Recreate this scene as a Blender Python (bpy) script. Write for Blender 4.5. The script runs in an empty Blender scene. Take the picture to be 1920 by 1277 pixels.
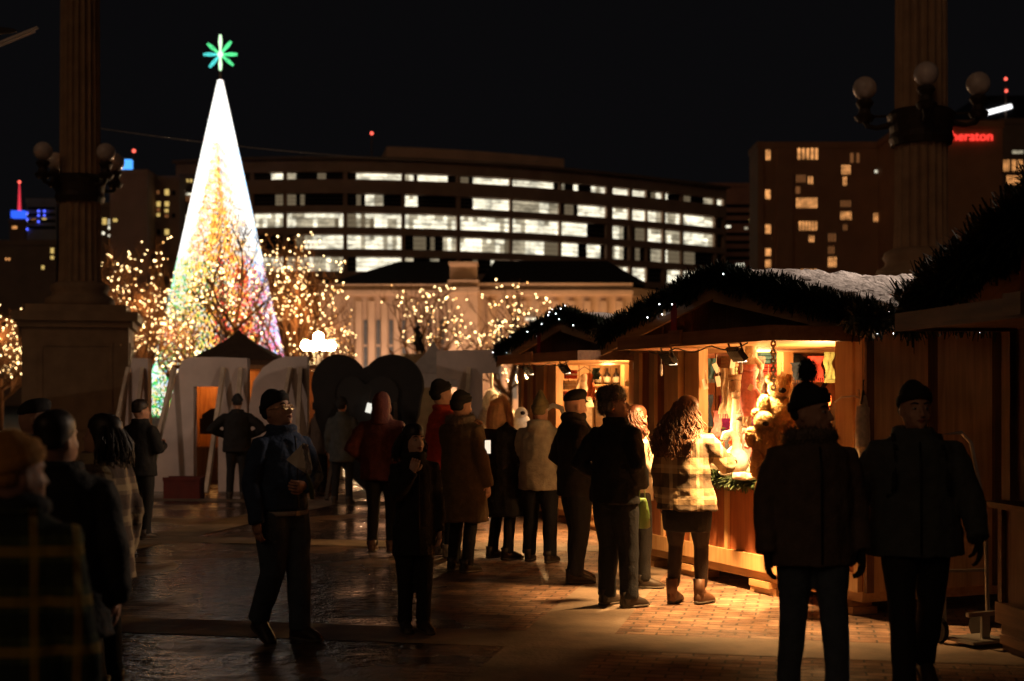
import bpy, math, random
from mathutils import Vector, Matrix, Euler, noise as mnoise
R = math.radians
rnd = random.Random(7)
scene = bpy.context.scene
COL = bpy.data.collections.new("Scene Objects"); scene.collection.children.link(COL)
F = 2667.0; CAMZ = 1.72; HOR = 742.0
def P(px, py, D): return Vector(((px-960)/F*D, D, CAMZ+(HOR-py)/F*D))
def G(py): return CAMZ*F/(py-HOR)          # distance of a ground point seen at row py

# ------------------------------------------------------------------ materials
MATS = {}
def mat(name, col, rough=.7, metal=0, var=.25, scale=6, bump=.0, bscale=40, emis=None, estr=0, coat=0, sheen=0, trans=0, stretch=None):
    if name in MATS: return MATS[name]
    m = bpy.data.materials.new(name); m.use_nodes = True; nt = m.node_tree; N = nt.nodes; L = nt.links
    b = N['Principled BSDF']; b.inputs['Roughness'].default_value = rough; b.inputs['Metallic'].default_value = metal
    b.inputs['Coat Weight'].default_value = coat; b.inputs['Sheen Weight'].default_value = sheen
    b.inputs['Transmission Weight'].default_value = trans
    tc = N.new('ShaderNodeTexCoord'); mp = N.new('ShaderNodeMapping'); L.new(tc.outputs['Object'], mp.inputs[0])
    if stretch: mp.inputs['Scale'].default_value = stretch
    ns = N.new('ShaderNodeTexNoise'); ns.inputs['Scale'].default_value = scale; ns.inputs['Detail'].default_value = 5
    L.new(mp.outputs[0], ns.inputs['Vector'])
    r = N.new('ShaderNodeMapRange'); r.inputs[1].default_value = .3; r.inputs[2].default_value = .7
    r.inputs[3].default_value = 1-var; r.inputs[4].default_value = 1+var*.6
    L.new(ns.outputs[0], r.inputs[0])
    mx = N.new('ShaderNodeMix'); mx.data_type = 'RGBA'; mx.blend_type = 'MULTIPLY'; mx.inputs[0].default_value = 1
    mx.inputs[6].default_value = (*col, 1); L.new(r.outputs[0], mx.inputs[7])
    L.new(mx.outputs[2], b.inputs['Base Color'])
    if bump:
        n2 = N.new('ShaderNodeTexNoise'); n2.inputs['Scale'].default_value = bscale; n2.inputs['Detail'].default_value = 3
        L.new(mp.outputs[0], n2.inputs['Vector'])
        bp = N.new('ShaderNodeBump'); bp.inputs['Strength'].default_value = bump; bp.inputs['Distance'].default_value = .02
        L.new(n2.outputs[0], bp.inputs['Height']); L.new(bp.outputs[0], b.inputs['Normal'])
    if emis:
        b.inputs['Emission Color'].default_value = (*emis, 1); b.inputs['Emission Strength'].default_value = estr
        m.cycles.emission_sampling = 'NONE'
    MATS[name] = m
    return m

def wood(name, col, col2, axis=2, rough=.55, plank=0, paxis=0):
    """grain stretched along axis; optional plank joints every `plank` metres across paxis"""
    if name in MATS: return MATS[name]
    m = bpy.data.materials.new(name); m.use_nodes = True; nt = m.node_tree; N = nt.nodes; L = nt.links
    b = N['Principled BSDF']; b.inputs['Roughness'].default_value = rough
    tc = N.new('ShaderNodeTexCoord'); mp = N.new('ShaderNodeMapping')
    s = [14, 14, 14]; s[axis] = .9; mp.inputs['Scale'].default_value = s
    L.new(tc.outputs['Object'], mp.inputs[0])
    ns = N.new('ShaderNodeTexNoise'); ns.inputs['Scale'].default_value = 1.6; ns.inputs['Detail'].default_value = 7; ns.inputs['Distortion'].default_value = .6
    L.new(mp.outputs[0], ns.inputs['Vector'])
    cr = N.new('ShaderNodeValToRGB'); cr.color_ramp.elements[0].position = .33; cr.color_ramp.elements[1].position = .68
    cr.color_ramp.elements[0].color = (*col2, 1); cr.color_ramp.elements[1].color = (*col, 1)
    L.new(ns.outputs[0], cr.inputs[0])
    out = cr.outputs[0]
    n3 = N.new('ShaderNodeTexNoise'); n3.inputs['Scale'].default_value = 2.2; L.new(tc.outputs['Object'], n3.inputs['Vector'])
    r3 = N.new('ShaderNodeMapRange'); r3.inputs[1].default_value = .3; r3.inputs[2].default_value = .7; r3.inputs[3].default_value = .65; r3.inputs[4].default_value = 1.15
    L.new(n3.outputs[0], r3.inputs[0])
    mx = N.new('ShaderNodeMix'); mx.data_type = 'RGBA'; mx.blend_type = 'MULTIPLY'; mx.inputs[0].default_value = 1
    L.new(out, mx.inputs[6]); L.new(r3.outputs[0], mx.inputs[7]); out = mx.outputs[2]
    L.new(out, b.inputs['Base Color'])
    bp = N.new('ShaderNodeBump'); bp.inputs['Strength'].default_value = .25; bp.inputs['Distance'].default_value = .004
    L.new(ns.outputs[0], bp.inputs['Height']); L.new(bp.outputs[0], b.inputs['Normal'])
    MATS[name] = m; return m

def plaid(name, base, c1, c2, sc=7, rough=.9, k2=.65, t2=.82):
    if name in MATS: return MATS[name]
    m = bpy.data.materials.new(name); m.use_nodes = True; nt = m.node_tree; N = nt.nodes; L = nt.links
    b = N['Principled BSDF']; b.inputs['Roughness'].default_value = rough
    tc = N.new('ShaderNodeTexCoord'); sp = N.new('ShaderNodeSeparateXYZ'); L.new(tc.outputs['Object'], sp.inputs[0])
    def M(op, a, bb=None):
        n = N.new('ShaderNodeMath'); n.operation = op
        for i, v in enumerate((a, bb)):
            if v is None: continue
            if isinstance(v, (int, float)): n.inputs[i].default_value = v
            else: L.new(v, n.inputs[i])
        return n.outputs[0]
    xx = M('ADD', sp.outputs[0], M('MULTIPLY', sp.outputs[1], .7))
    def stripes(src, f, ph, thr):
        return M('GREATER_THAN', M('SINE', M('ADD', M('MULTIPLY', src, f*6.283), ph)), thr)
    sv = stripes(xx, sc, 0, .1); sh = stripes(sp.outputs[2], sc, 1, .1)
    tv = stripes(xx, sc, 3.4, t2); th = stripes(sp.outputs[2], sc, 4.4, t2)
    def mixc(a, bcol, f, k):
        x = N.new('ShaderNodeMix'); x.data_type = 'RGBA'
        if isinstance(a, tuple): x.inputs[6].default_value = (*a, 1)
        else: L.new(a, x.inputs[6])
        x.inputs[7].default_value = (*bcol, 1); L.new(M('MULTIPLY', f, k), x.inputs[0]); return x.outputs[2]
    c = mixc(base, c1, sv, .6); c = mixc(c, c1, sh, .8); c = mixc(c, c2, tv, k2); c = mixc(c, c2, th, k2)
    L.new(c, b.inputs['Base Color'])
    ns = N.new('ShaderNodeTexNoise'); ns.inputs['Scale'].default_value = 90; L.new(tc.outputs['Object'], ns.inputs['Vector'])
    bp = N.new('ShaderNodeBump'); bp.inputs['Strength'].default_value = .3; bp.inputs['Distance'].default_value = .01
    L.new(ns.outputs[0], bp.inputs['Height']); L.new(bp.outputs[0], b.inputs['Normal'])
    MATS[name] = m; return m

def glow(name, col, s): return mat(name, tuple(.2*c for c in col), emis=col, estr=s, var=0)
def fluff(name, c, k=.45, **kw):
    m = mat(name, c, rough=.95, var=.25, scale=30); nt = m.node_tree; N = nt.nodes; L = nt.links
    b = N['Principled BSDF']; o = N['Material Output']; t = N.new('ShaderNodeBsdfTranslucent'); t.inputs[0].default_value = (*[min(1, x*1.15) for x in c], 1)
    x = N.new('ShaderNodeMixShader'); x.inputs[0].default_value = k; L.new(b.outputs[0], x.inputs[1]); L.new(t.outputs[0], x.inputs[2]); L.new(x.outputs[0], o.inputs[0]); return m
def room(name, col, s, sc=.35):
    """lit room behind glass: ceiling lights, blinds and furniture vary the brightness"""
    m = glow(name, col, s); nt = m.node_tree; N = nt.nodes; L = nt.links; b = N['Principled BSDF']
    tc = N.new('ShaderNodeTexCoord'); mp = N.new('ShaderNodeMapping'); mp.inputs['Scale'].default_value = (1, 1, 2.6); L.new(tc.outputs['Object'], mp.inputs[0])
    n1 = N.new('ShaderNodeTexNoise'); n1.inputs['Scale'].default_value = sc; n1.inputs['Detail'].default_value = 5; n1.inputs['Roughness'].default_value = .7; L.new(mp.outputs[0], n1.inputs['Vector'])
    r = N.new('ShaderNodeMapRange'); r.inputs[1].default_value = .36; r.inputs[2].default_value = .62; r.inputs[3].default_value = s*.28; r.inputs[4].default_value = s*1.25; L.new(n1.outputs[0], r.inputs[0])
    L.new(r.outputs[0], b.inputs['Emission Strength']); return m

# ------------------------------------------------------------------ mesh builder
def frame(d):
    d = d.normalized(); a = Vector((0, 0, 1)) if abs(d.z) < .95 else Vector((0, 1, 0))
    x = a.cross(d).normalized(); return x, d.cross(x).normalized()
class MB:
    def __init__(s): s.v = []; s.f = []; s.m = []; s.cur = 0
    def add(s, vs, fs, mi=None):
        o = len(s.v); s.v += [Vector(v) for v in vs]; s.f += [tuple(i+o for i in f) for f in fs]
        s.m += [s.cur if mi is None else mi]*len(fs); return s
    def box(s, c, size, rot=None, mi=None):
        c = Vector(c); h = [q/2 for q in size]
        vs = [Vector((x*h[0], y*h[1], z*h[2])) for x in (-1, 1) for y in (-1, 1) for z in (-1, 1)]
        if rot is not None:
            if not isinstance(rot, Matrix): rot = Euler(rot).to_matrix()
            vs = [rot @ v for v in vs]
        return s.add([v+c for v in vs], [(0,1,3,2),(4,6,7,5),(0,4,5,1),(2,3,7,6),(0,2,6,4),(1,5,7,3)], mi)
    def bb(s, a, b, mi=None):   # box from corner to corner
        return s.box([(a[i]+b[i])/2 for i in range(3)], [abs(b[i]-a[i]) for i in range(3)], None, mi)
    def bar(s, a, b, w, h=None, mi=None):
        a = Vector(a); b = Vector(b); x, y = frame(b-a); h = h or w
        vs = []
        for p in (a, b):
            for i, j in ((-1,-1),(1,-1),(1,1),(-1,1)): vs.append(p+x*i*w/2+y*j*h/2)
        return s.add(vs, [(0,3,2,1),(4,5,6,7),(0,1,5,4),(1,2,6,5),(2,3,7,6),(3,0,4,7)], mi)
    def loft(s, rings, mi=None, cap=True):
        """rings: list of lists of points (equal count)"""
        n = len(rings[0]); vs = [p for r in rings for p in r]; fs = []
        for k in range(len(rings)-1):
            for i in range(n):
                j = (i+1) % n; fs.append((k*n+i, k*n+j, (k+1)*n+j, (k+1)*n+i))
        if cap: fs += [tuple(range(n-1, -1, -1)), tuple((len(rings)-1)*n+i for i in range(n))]
        return s.add(vs, fs, mi)
    def tube(s, pts, rad, n=8, mi=None, cap=True, flat=1.0):
        pts = [Vector(p) for p in pts]; k = len(pts)
        if not isinstance(rad, (list, tuple)): rad = [rad]*k
        rings = []; px = None
        for i, p in enumerate(pts):
            d = (pts[min(i+1, k-1)]-pts[max(i-1, 0)])
            if d.length < 1e-9: d = Vector((0, 0, 1))
            d.normalize()
            if px is None: x, y = frame(d)
            else:
                x = px-d*px.dot(d)
                if x.length < 1e-6: x = frame(d)[0]
                x.normalize(); y = d.cross(x)
            px = x
            rings.append([p+(x*math.cos(a)+y*math.sin(a)*flat)*rad[i] for a in [2*math.pi*q/n for q in range(n)]])
        return s.loft(rings, mi, cap)
    def ell(s, c, r, n=12, m=8, rot=None, mi=None):
        c = Vector(c)
        if not isinstance(r, (list, tuple)): r = (r, r, r)
        vs = []; 
        for i in range(1, m):
            t = math.pi*i/m
            for j in range(n):
                a = 2*math.pi*j/n; vs.append(Vector((r[0]*math.sin(t)*math.cos(a), r[1]*math.sin(t)*math.sin(a), r[2]*math.cos(t))))
        vs += [Vector((0, 0, r[2])), Vector((0, 0, -r[2]))]
        if rot is not None:
            if not isinstance(rot, Matrix): rot = Euler(rot).to_matrix()
            vs = [rot @ v for v in vs]
        fs = []
        for i in range(m-2):
            for j in range(n):
                k = (j+1) % n; fs.append((i*n+j, (i+1)*n+j, (i+1)*n+k, i*n+k))
        T = (m-1)*n
        for j in range(n):
            k = (j+1) % n; fs.append((T, j, k)); fs.append((T+1, (m-2)*n+k, (m-2)*n+j))
        return s.add([v+c for v in vs], fs, mi)
    def octa(s, c, r, mi=None):
        c = Vector(c); q = [c+Vector(d)*r for d in ((1,0,0),(-1,0,0),(0,1,0),(0,-1,0),(0,0,1),(0,0,-1))]
        return s.add(q, [(0,2,4),(2,1,4),(1,3,4),(3,0,4),(2,0,5),(1,2,5),(3,1,5),(0,3,5)], mi)
    def prism(s, pts, a, b, plane='xz', mi=None):
        """polygon (2-d, CCW) extruded between a and b along the third axis"""
        n = len(pts)
        def pt(p, t): return {'xz': (p[0], t, p[1]), 'xy': (p[0], p[1], t), 'yz': (t, p[0], p[1])}[plane]
        vs = [pt(p, a) for p in pts]+[pt(p, b) for p in pts]
        fs = [tuple(range(n)), tuple(range(2*n-1, n-1, -1))]+[(i, i+n, (i+1) % n+n, (i+1) % n) for i in range(n)]
        return s.add(vs, fs, mi)
    def fuzz(s, c, r, n, ln, w=.006, mi=None, rot=None, droop=.3):
        c = Vector(c)
        if not isinstance(r, (list, tuple)): r = (r, r, r)
        for _ in range(n):
            d = Vector((rnd.gauss(0,1), rnd.gauss(0,1), rnd.gauss(0,1))).normalized()
            p = Vector((d.x*r[0], d.y*r[1], d.z*r[2])); 
            nn = Vector((d.x/r[0], d.y/r[1], d.z/r[2])).normalized()
            dd = nn+Vector((rnd.uniform(-.6,.6), rnd.uniform(-.6,.6), rnd.uniform(-.6,.6)-droop))
            if rot is not None: p = rot @ p; dd = rot @ dd
            dd.normalize(); x = frame(dd)[0]*w; e = p+dd*ln*rnd.uniform(.5, 1.1)
            s.add([c+p-x, c+p+x, c+e], [(0,1,2)], mi)
        return s
    def build(s, name, mats, parent=None, smooth=False, loc=None, mods=None):
        me = bpy.data.meshes.new(name); me.from_pydata(s.v, [], s.f)
        if not isinstance(mats, (list, tuple)): mats = [mats]
        for m in mats: me.materials.append(m)
        me.polygons.foreach_set('material_index', [min(i, len(mats)-1) for i in s.m])
        if smooth: me.polygons.foreach_set('use_smooth', [True]*len(me.polygons))
        me.update()
        o = bpy.data.objects.new(name, me); COL.objects.link(o)
        if parent: o.parent = parent
        if loc is not None: o.location = loc
        if mods: MODS.append((o, mods, smooth))
        return o
MODS = []
def bake_mods():
    tex = bpy.data.textures.new('cloth_folds', 'CLOUDS'); tex.noise_scale = .16; tex.noise_depth = 2
    tex2 = bpy.data.textures.new('fine_folds', 'CLOUDS'); tex2.noise_scale = .07; tex2.noise_depth = 1
    for o, md, sm in MODS:
        if md.get('voxel'):
            m = o.modifiers.new('r', 'REMESH'); m.mode = 'VOXEL'; m.voxel_size = md['voxel']; m.use_smooth_shade = True
        if md.get('smooth'):
            m = o.modifiers.new('s', 'SMOOTH'); m.factor = .5; m.iterations = md['smooth']
        if md.get('disp'):
            m = o.modifiers.new('d', 'DISPLACE'); m.texture = tex; m.strength = md['disp']; m.mid_level = .5
            m = o.modifiers.new('d2', 'DISPLACE'); m.texture = tex2; m.strength = md['disp']*.45; m.mid_level = .5
    dg = bpy.context.evaluated_depsgraph_get(); dg.update()
    for o, md, sm in MODS:
        me = bpy.data.meshes.new_from_object(o.evaluated_get(dg)); md['new'] = me
    for o, md, sm in MODS:
        o.modifiers.clear(); old = o.data; me = md['new']
        if md.get('extra'):
            base = [v.co.copy() for v in me.vertices]; fs = [tuple(p.vertices) for p in me.polygons]
            ex = md['extra']; n0 = len(base)
            nm = bpy.data.meshes.new(o.name); nm.from_pydata(base+ex.v, [], fs+[tuple(i+n0 for i in f) for f in ex.f])
            for mm in old.materials: nm.materials.append(mm)
            me = nm
        me.polygons.foreach_set('use_smooth', [True]*len(me.polygons)); me.update()
        me.name = o.name; o.data = me

def tag(o, label, cat=None, group=None, kind=None):
    if label: o['label'] = label
    if cat: o['category'] = cat
    if group: o['group'] = group
    if kind: o['kind'] = kind
    return o
def root(name, label, cat, loc=(0, 0, 0), rz=0, group=None):
    o = bpy.data.objects.new(name, None); COL.objects.link(o); o.location = loc; o.rotation_euler = (0, 0, rz)
    o.empty_display_size = .2
    return tag(o, label, cat, group)
def struct(o): o['kind'] = 'structure'; return o

# ------------------------------------------------------------------ lights
WARM = (1, .53, .19)
def spot(loc, target, watts, size=1.9, blend=.6, rad=.05, col=WARM, parent=None):
    l = bpy.data.lights.new('flood_beam', 'SPOT'); l.energy = watts; l.color = col; l.spot_size = size; l.spot_blend = blend; l.shadow_soft_size = rad
    o = bpy.data.objects.new('flood_beam', l); COL.objects.link(o); o.location = loc
    o.rotation_euler = (Vector(target)-Vector(loc)).to_track_quat('-Z', 'Y').to_euler(); return o
def point(loc, watts, rad=.1, col=WARM, name='stall_fill_light'):
    l = bpy.data.lights.new(name, 'POINT'); l.energy = watts; l.color = col; l.shadow_soft_size = rad
    o = bpy.data.objects.new(name, l); COL.objects.link(o); o.location = loc; return o

# ------------------------------------------------------------------ world, sun, camera
w = bpy.data.worlds.new("World"); scene.world = w; w.use_nodes = True
nt = w.node_tree; N = nt.nodes; L = nt.links; bg = N['Background']
tc = N.new('ShaderNodeTexCoord'); sp = N.new('ShaderNodeSeparateXYZ'); L.new(tc.outputs['Generated'], sp.inputs[0])
cr = N.new('ShaderNodeValToRGB'); L.new(sp.outputs[2], cr.inputs[0])
cr.color_ramp.elements[0].position = 0; cr.color_ramp.elements[0].color = (.0032, .0030, .0034, 1)
cr.color_ramp.elements[1].position = .5; cr.color_ramp.elements[1].color = (.0024, .0023, .0027, 1)
L.new(cr.outputs[0], bg.inputs[0]); bg.inputs[1].default_value = 1.0
sl = bpy.data.lights.new('city_glow', 'SUN'); sl.energy = .085; sl.angle = R(25); sl.color = (1, .56, .28)
so = bpy.data.objects.new('city_glow', sl); COL.objects.link(so); so.rotation_euler = Vector((.35, .8, -.45)).to_track_quat('-Z', 'Y').to_euler()
cam = bpy.data.cameras.new('camera'); co = bpy.data.objects.new('camera', cam); COL.objects.link(co)
co.location = (0, 0, CAMZ); co.rotation_euler = (R(90), 0, 0); cam.lens = 50.0; cam.sensor_width = 36
cam.shift_y = (HOR-638.5)/1920; cam.clip_end = 4000; cam.clip_start = .05
cam.dof.use_dof = True; cam.dof.focus_distance = 12.2; cam.dof.aperture_fstop = 1.8
scene.camera = co
scene.view_settings.view_transform = 'Standard'; scene.view_settings.look = 'None'; scene.view_settings.exposure = 0; scene.view_settings.gamma = 1
scene.cycles.max_bounces = 5; scene.cycles.diffuse_bounces = 3; scene.cycles.glossy_bounces = 3; scene.cycles.transmission_bounces = 3
scene.cycles.sample_clamp_indirect = 4; scene.cycles.use_denoising = True
scene.cycles.use_light_tree = True

# ------------------------------------------------------------------ ground
def brick_mat():
    m = bpy.data.materials.new('brick_paving'); m.use_nodes = True; nt = m.node_tree; N = nt.nodes; L = nt.links
    b = N['Principled BSDF']
    tc = N.new('ShaderNodeTexCoord'); mp = N.new('ShaderNodeMapping'); mp.inputs['Rotation'].default_value = (0, 0, R(12))
    br_w = .26
    L.new(tc.outputs['Object'], mp.inputs[0])
    nw = N.new('ShaderNodeTexNoise'); nw.inputs['Scale'].default_value = 3; L.new(mp.outputs[0], nw.inputs['Vector'])
    vm = N.new('ShaderNodeVectorMath'); vm.operation = 'MULTIPLY_ADD'; vm.inputs[1].default_value = (.03, .03, 0); L.new(nw.outputs[1], vm.inputs[0]); L.new(mp.outputs[0], vm.inputs[2])
    br = N.new('ShaderNodeTexBrick'); L.new(vm.outputs[0], br.inputs['Vector'])
    br.inputs['Scale'].default_value = 1; br.inputs['Brick Width'].default_value = .22; br.inputs['Row Height'].default_value = .11
    br.inputs['Mortar Size'].default_value = .009; br.inputs['Mortar Smooth'].default_value = .3; br.inputs['Bias'].default_value = 0
    br.inputs['Color1'].default_value = (.20, .105, .065, 1); br.inputs['Color2'].default_value = (.33, .20, .125, 1); br.inputs['Mortar'].default_value = (.10, .07, .05, 1)
    n1 = N.new('ShaderNodeTexNoise'); n1.inputs['Scale'].default_value = 4; n1.inputs['Detail'].default_value = 6; L.new(mp.outputs[0], n1.inputs['Vector'])
    r1 = N.new('ShaderNodeMapRange'); r1.inputs[1].default_value = .3; r1.inputs[2].default_value = .7; r1.inputs[3].default_value = .42; r1.inputs[4].default_value = 1.3; L.new(n1.outputs[0], r1.inputs[0])
    mx = N.new('ShaderNodeMix'); mx.data_type = 'RGBA'; mx.blend_type = 'MULTIPLY'; mx.inputs[0].default_value = 1
    L.new(br.outputs[0], mx.inputs[6]); L.new(r1.outputs[0], mx.inputs[7])
    # wetness: melted snow lies to the left of the stalls
    sx = N.new('ShaderNodeSeparateXYZ'); L.new(tc.outputs['Object'], sx.inputs[0])
    n2 = N.new('ShaderNodeTexNoise'); n2.inputs['Scale'].default_value = .8; n2.inputs['Detail'].default_value = 4; L.new(mp.outputs[0], n2.inputs['Vector'])
    rx = N.new('ShaderNodeMapRange'); rx.inputs[1].default_value = -.9; rx.inputs[2].default_value = .5; rx.inputs[3].default_value = .12; rx.inputs[4].default_value = .66; L.new(sx.outputs[0], rx.inputs[0])
    ad = N.new('ShaderNodeMath'); ad.operation = 'ADD'; L.new(rx.outputs[0], ad.inputs[0])
    m2 = N.new('ShaderNodeMath'); m2.operation = 'MULTIPLY_ADD'; m2.inputs[1].default_value = 1.5; m2.inputs[2].default_value = -.66; L.new(n2.outputs[0], m2.inputs[0])
    L.new(m2.outputs[0], ad.inputs[1]); ad.use_clamp = True; L.new(ad.outputs[0], b.inputs['Roughness'])
    wd = N.new('ShaderNodeMapRange'); wd.inputs[1].default_value = .2; wd.inputs[2].default_value = .6; wd.inputs[3].default_value = .15; wd.inputs[4].default_value = 1.0; L.new(ad.outputs[0], wd.inputs[0])
    mw = N.new('ShaderNodeMix'); mw.data_type = 'RGBA'; mw.blend_type = 'MULTIPLY'; mw.inputs[0].default_value = 1; L.new(mx.outputs[2], mw.inputs[6]); L.new(wd.outputs[0], mw.inputs[7]); L.new(mw.outputs[2], b.inputs['Base Color'])
    # bump: joints + tilted, worn faces
    n4 = N.new('ShaderNodeTexNoise'); n4.inputs['Scale'].default_value = 7.5; n4.inputs['Detail'].default_value = 3; L.new(mp.outputs[0], n4.inputs['Vector'])
    h = N.new('ShaderNodeMath'); h.operation = 'MULTIPLY_ADD'; h.inputs[1].default_value = -.5; L.new(br.outputs[1], h.inputs[0]); L.new(n4.outputs[0], h.inputs[2])
    n5 = N.new('ShaderNodeTexNoise'); n5.inputs['Scale'].default_value = 60; n5.inputs['Detail'].default_value = 2; L.new(mp.outputs[0], n5.inputs['Vector'])
    h2 = N.new('ShaderNodeMath'); h2.operation = 'MULTIPLY_ADD'; h2.inputs[1].default_value = .12; L.new(n5.outputs[0], h2.inputs[0]); L.new(h.outputs[0], h2.inputs[2])
    bp = N.new('ShaderNodeBump'); bp.inputs['Strength'].default_value = .9; bp.inputs['Distance'].default_value = .034
    L.new(h2.outputs[0], bp.inputs['Height']); L.new(bp.outputs[0], b.inputs['Normal'])
    MATS['brick_paving'] = m; return m
g = MB(); g.add([(-2500, -60, -.03), (2500, -60, -.03), (2500, 3000, -.03), (-2500, 3000, -.03)], [(0, 1, 2, 3)])
struct(g.build('ground', mat('winter_lawn', (.05, .05, .035), .95, var=.4, scale=.5)))
g = MB(); g.add([(-45, -20, 0), (45, -20, 0), (45, 60, 0), (-45, 60, 0)], [(0, 1, 2, 3)])
struct(g.build('plaza', brick_mat()))
bandm = mat('concrete_band', (.21, .155, .11), .7, var=.5, scale=2.2, bump=.3, bscale=25)
cs, sn = math.cos(R(-12)), math.sin(R(-12))
def fr(x, y): return (.3+x*cs-y*sn, 10.0+x*sn+y*cs)
def strip(x0, y0, x1, y1, z, nm):
    g = MB(); g.add([(*fr(x0, y0), z), (*fr(x1, y0), z), (*fr(x1, y1), z), (*fr(x0, y1), z)], [(0, 1, 2, 3)]); struct(g.build(nm, bandm))
for k in (-2, -1, 0, 1, 2, 3): strip(-35, k*6.0-.33, 35, k*6.0+.33, .004, 'paving_band')
for k in (-3, -2, -1, 0, 1, 2, 3): 
    for j in range(-2, 4): strip(k*6.0-.33+.05, j*6.0+.34, k*6.0+.33+.05, (j+1)*6.0-.34, .004, 'paving_band')
# ================================================================== far buildings
W_BR = room('window_bright', (1, .93, .70), 1.45); W_MD = room('window_mid', (1, .86, .58), .55); W_DM = glow('window_dim', (.9, .7, .42), .16)
W_DK = mat('window_dark', (.02, .02, .022), .15, var=.1)
W_OR = room('window_orange', (1, .42, .13), 1.0, .6); W_OD = glow('window_amber_dim', (1, .38, .12), .16); W_YL = glow('window_yellow', (1, .68, .2), .7)
WM = [W_BR, W_MD, W_DM, W_DK]
brown = mat('brown_stone_cladding', (.50, .34, .25), .85, var=.2, scale=.3)
darkst = mat('dark_stone', (.26, .19, .15), .85, var=.2, scale=.3)

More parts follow.
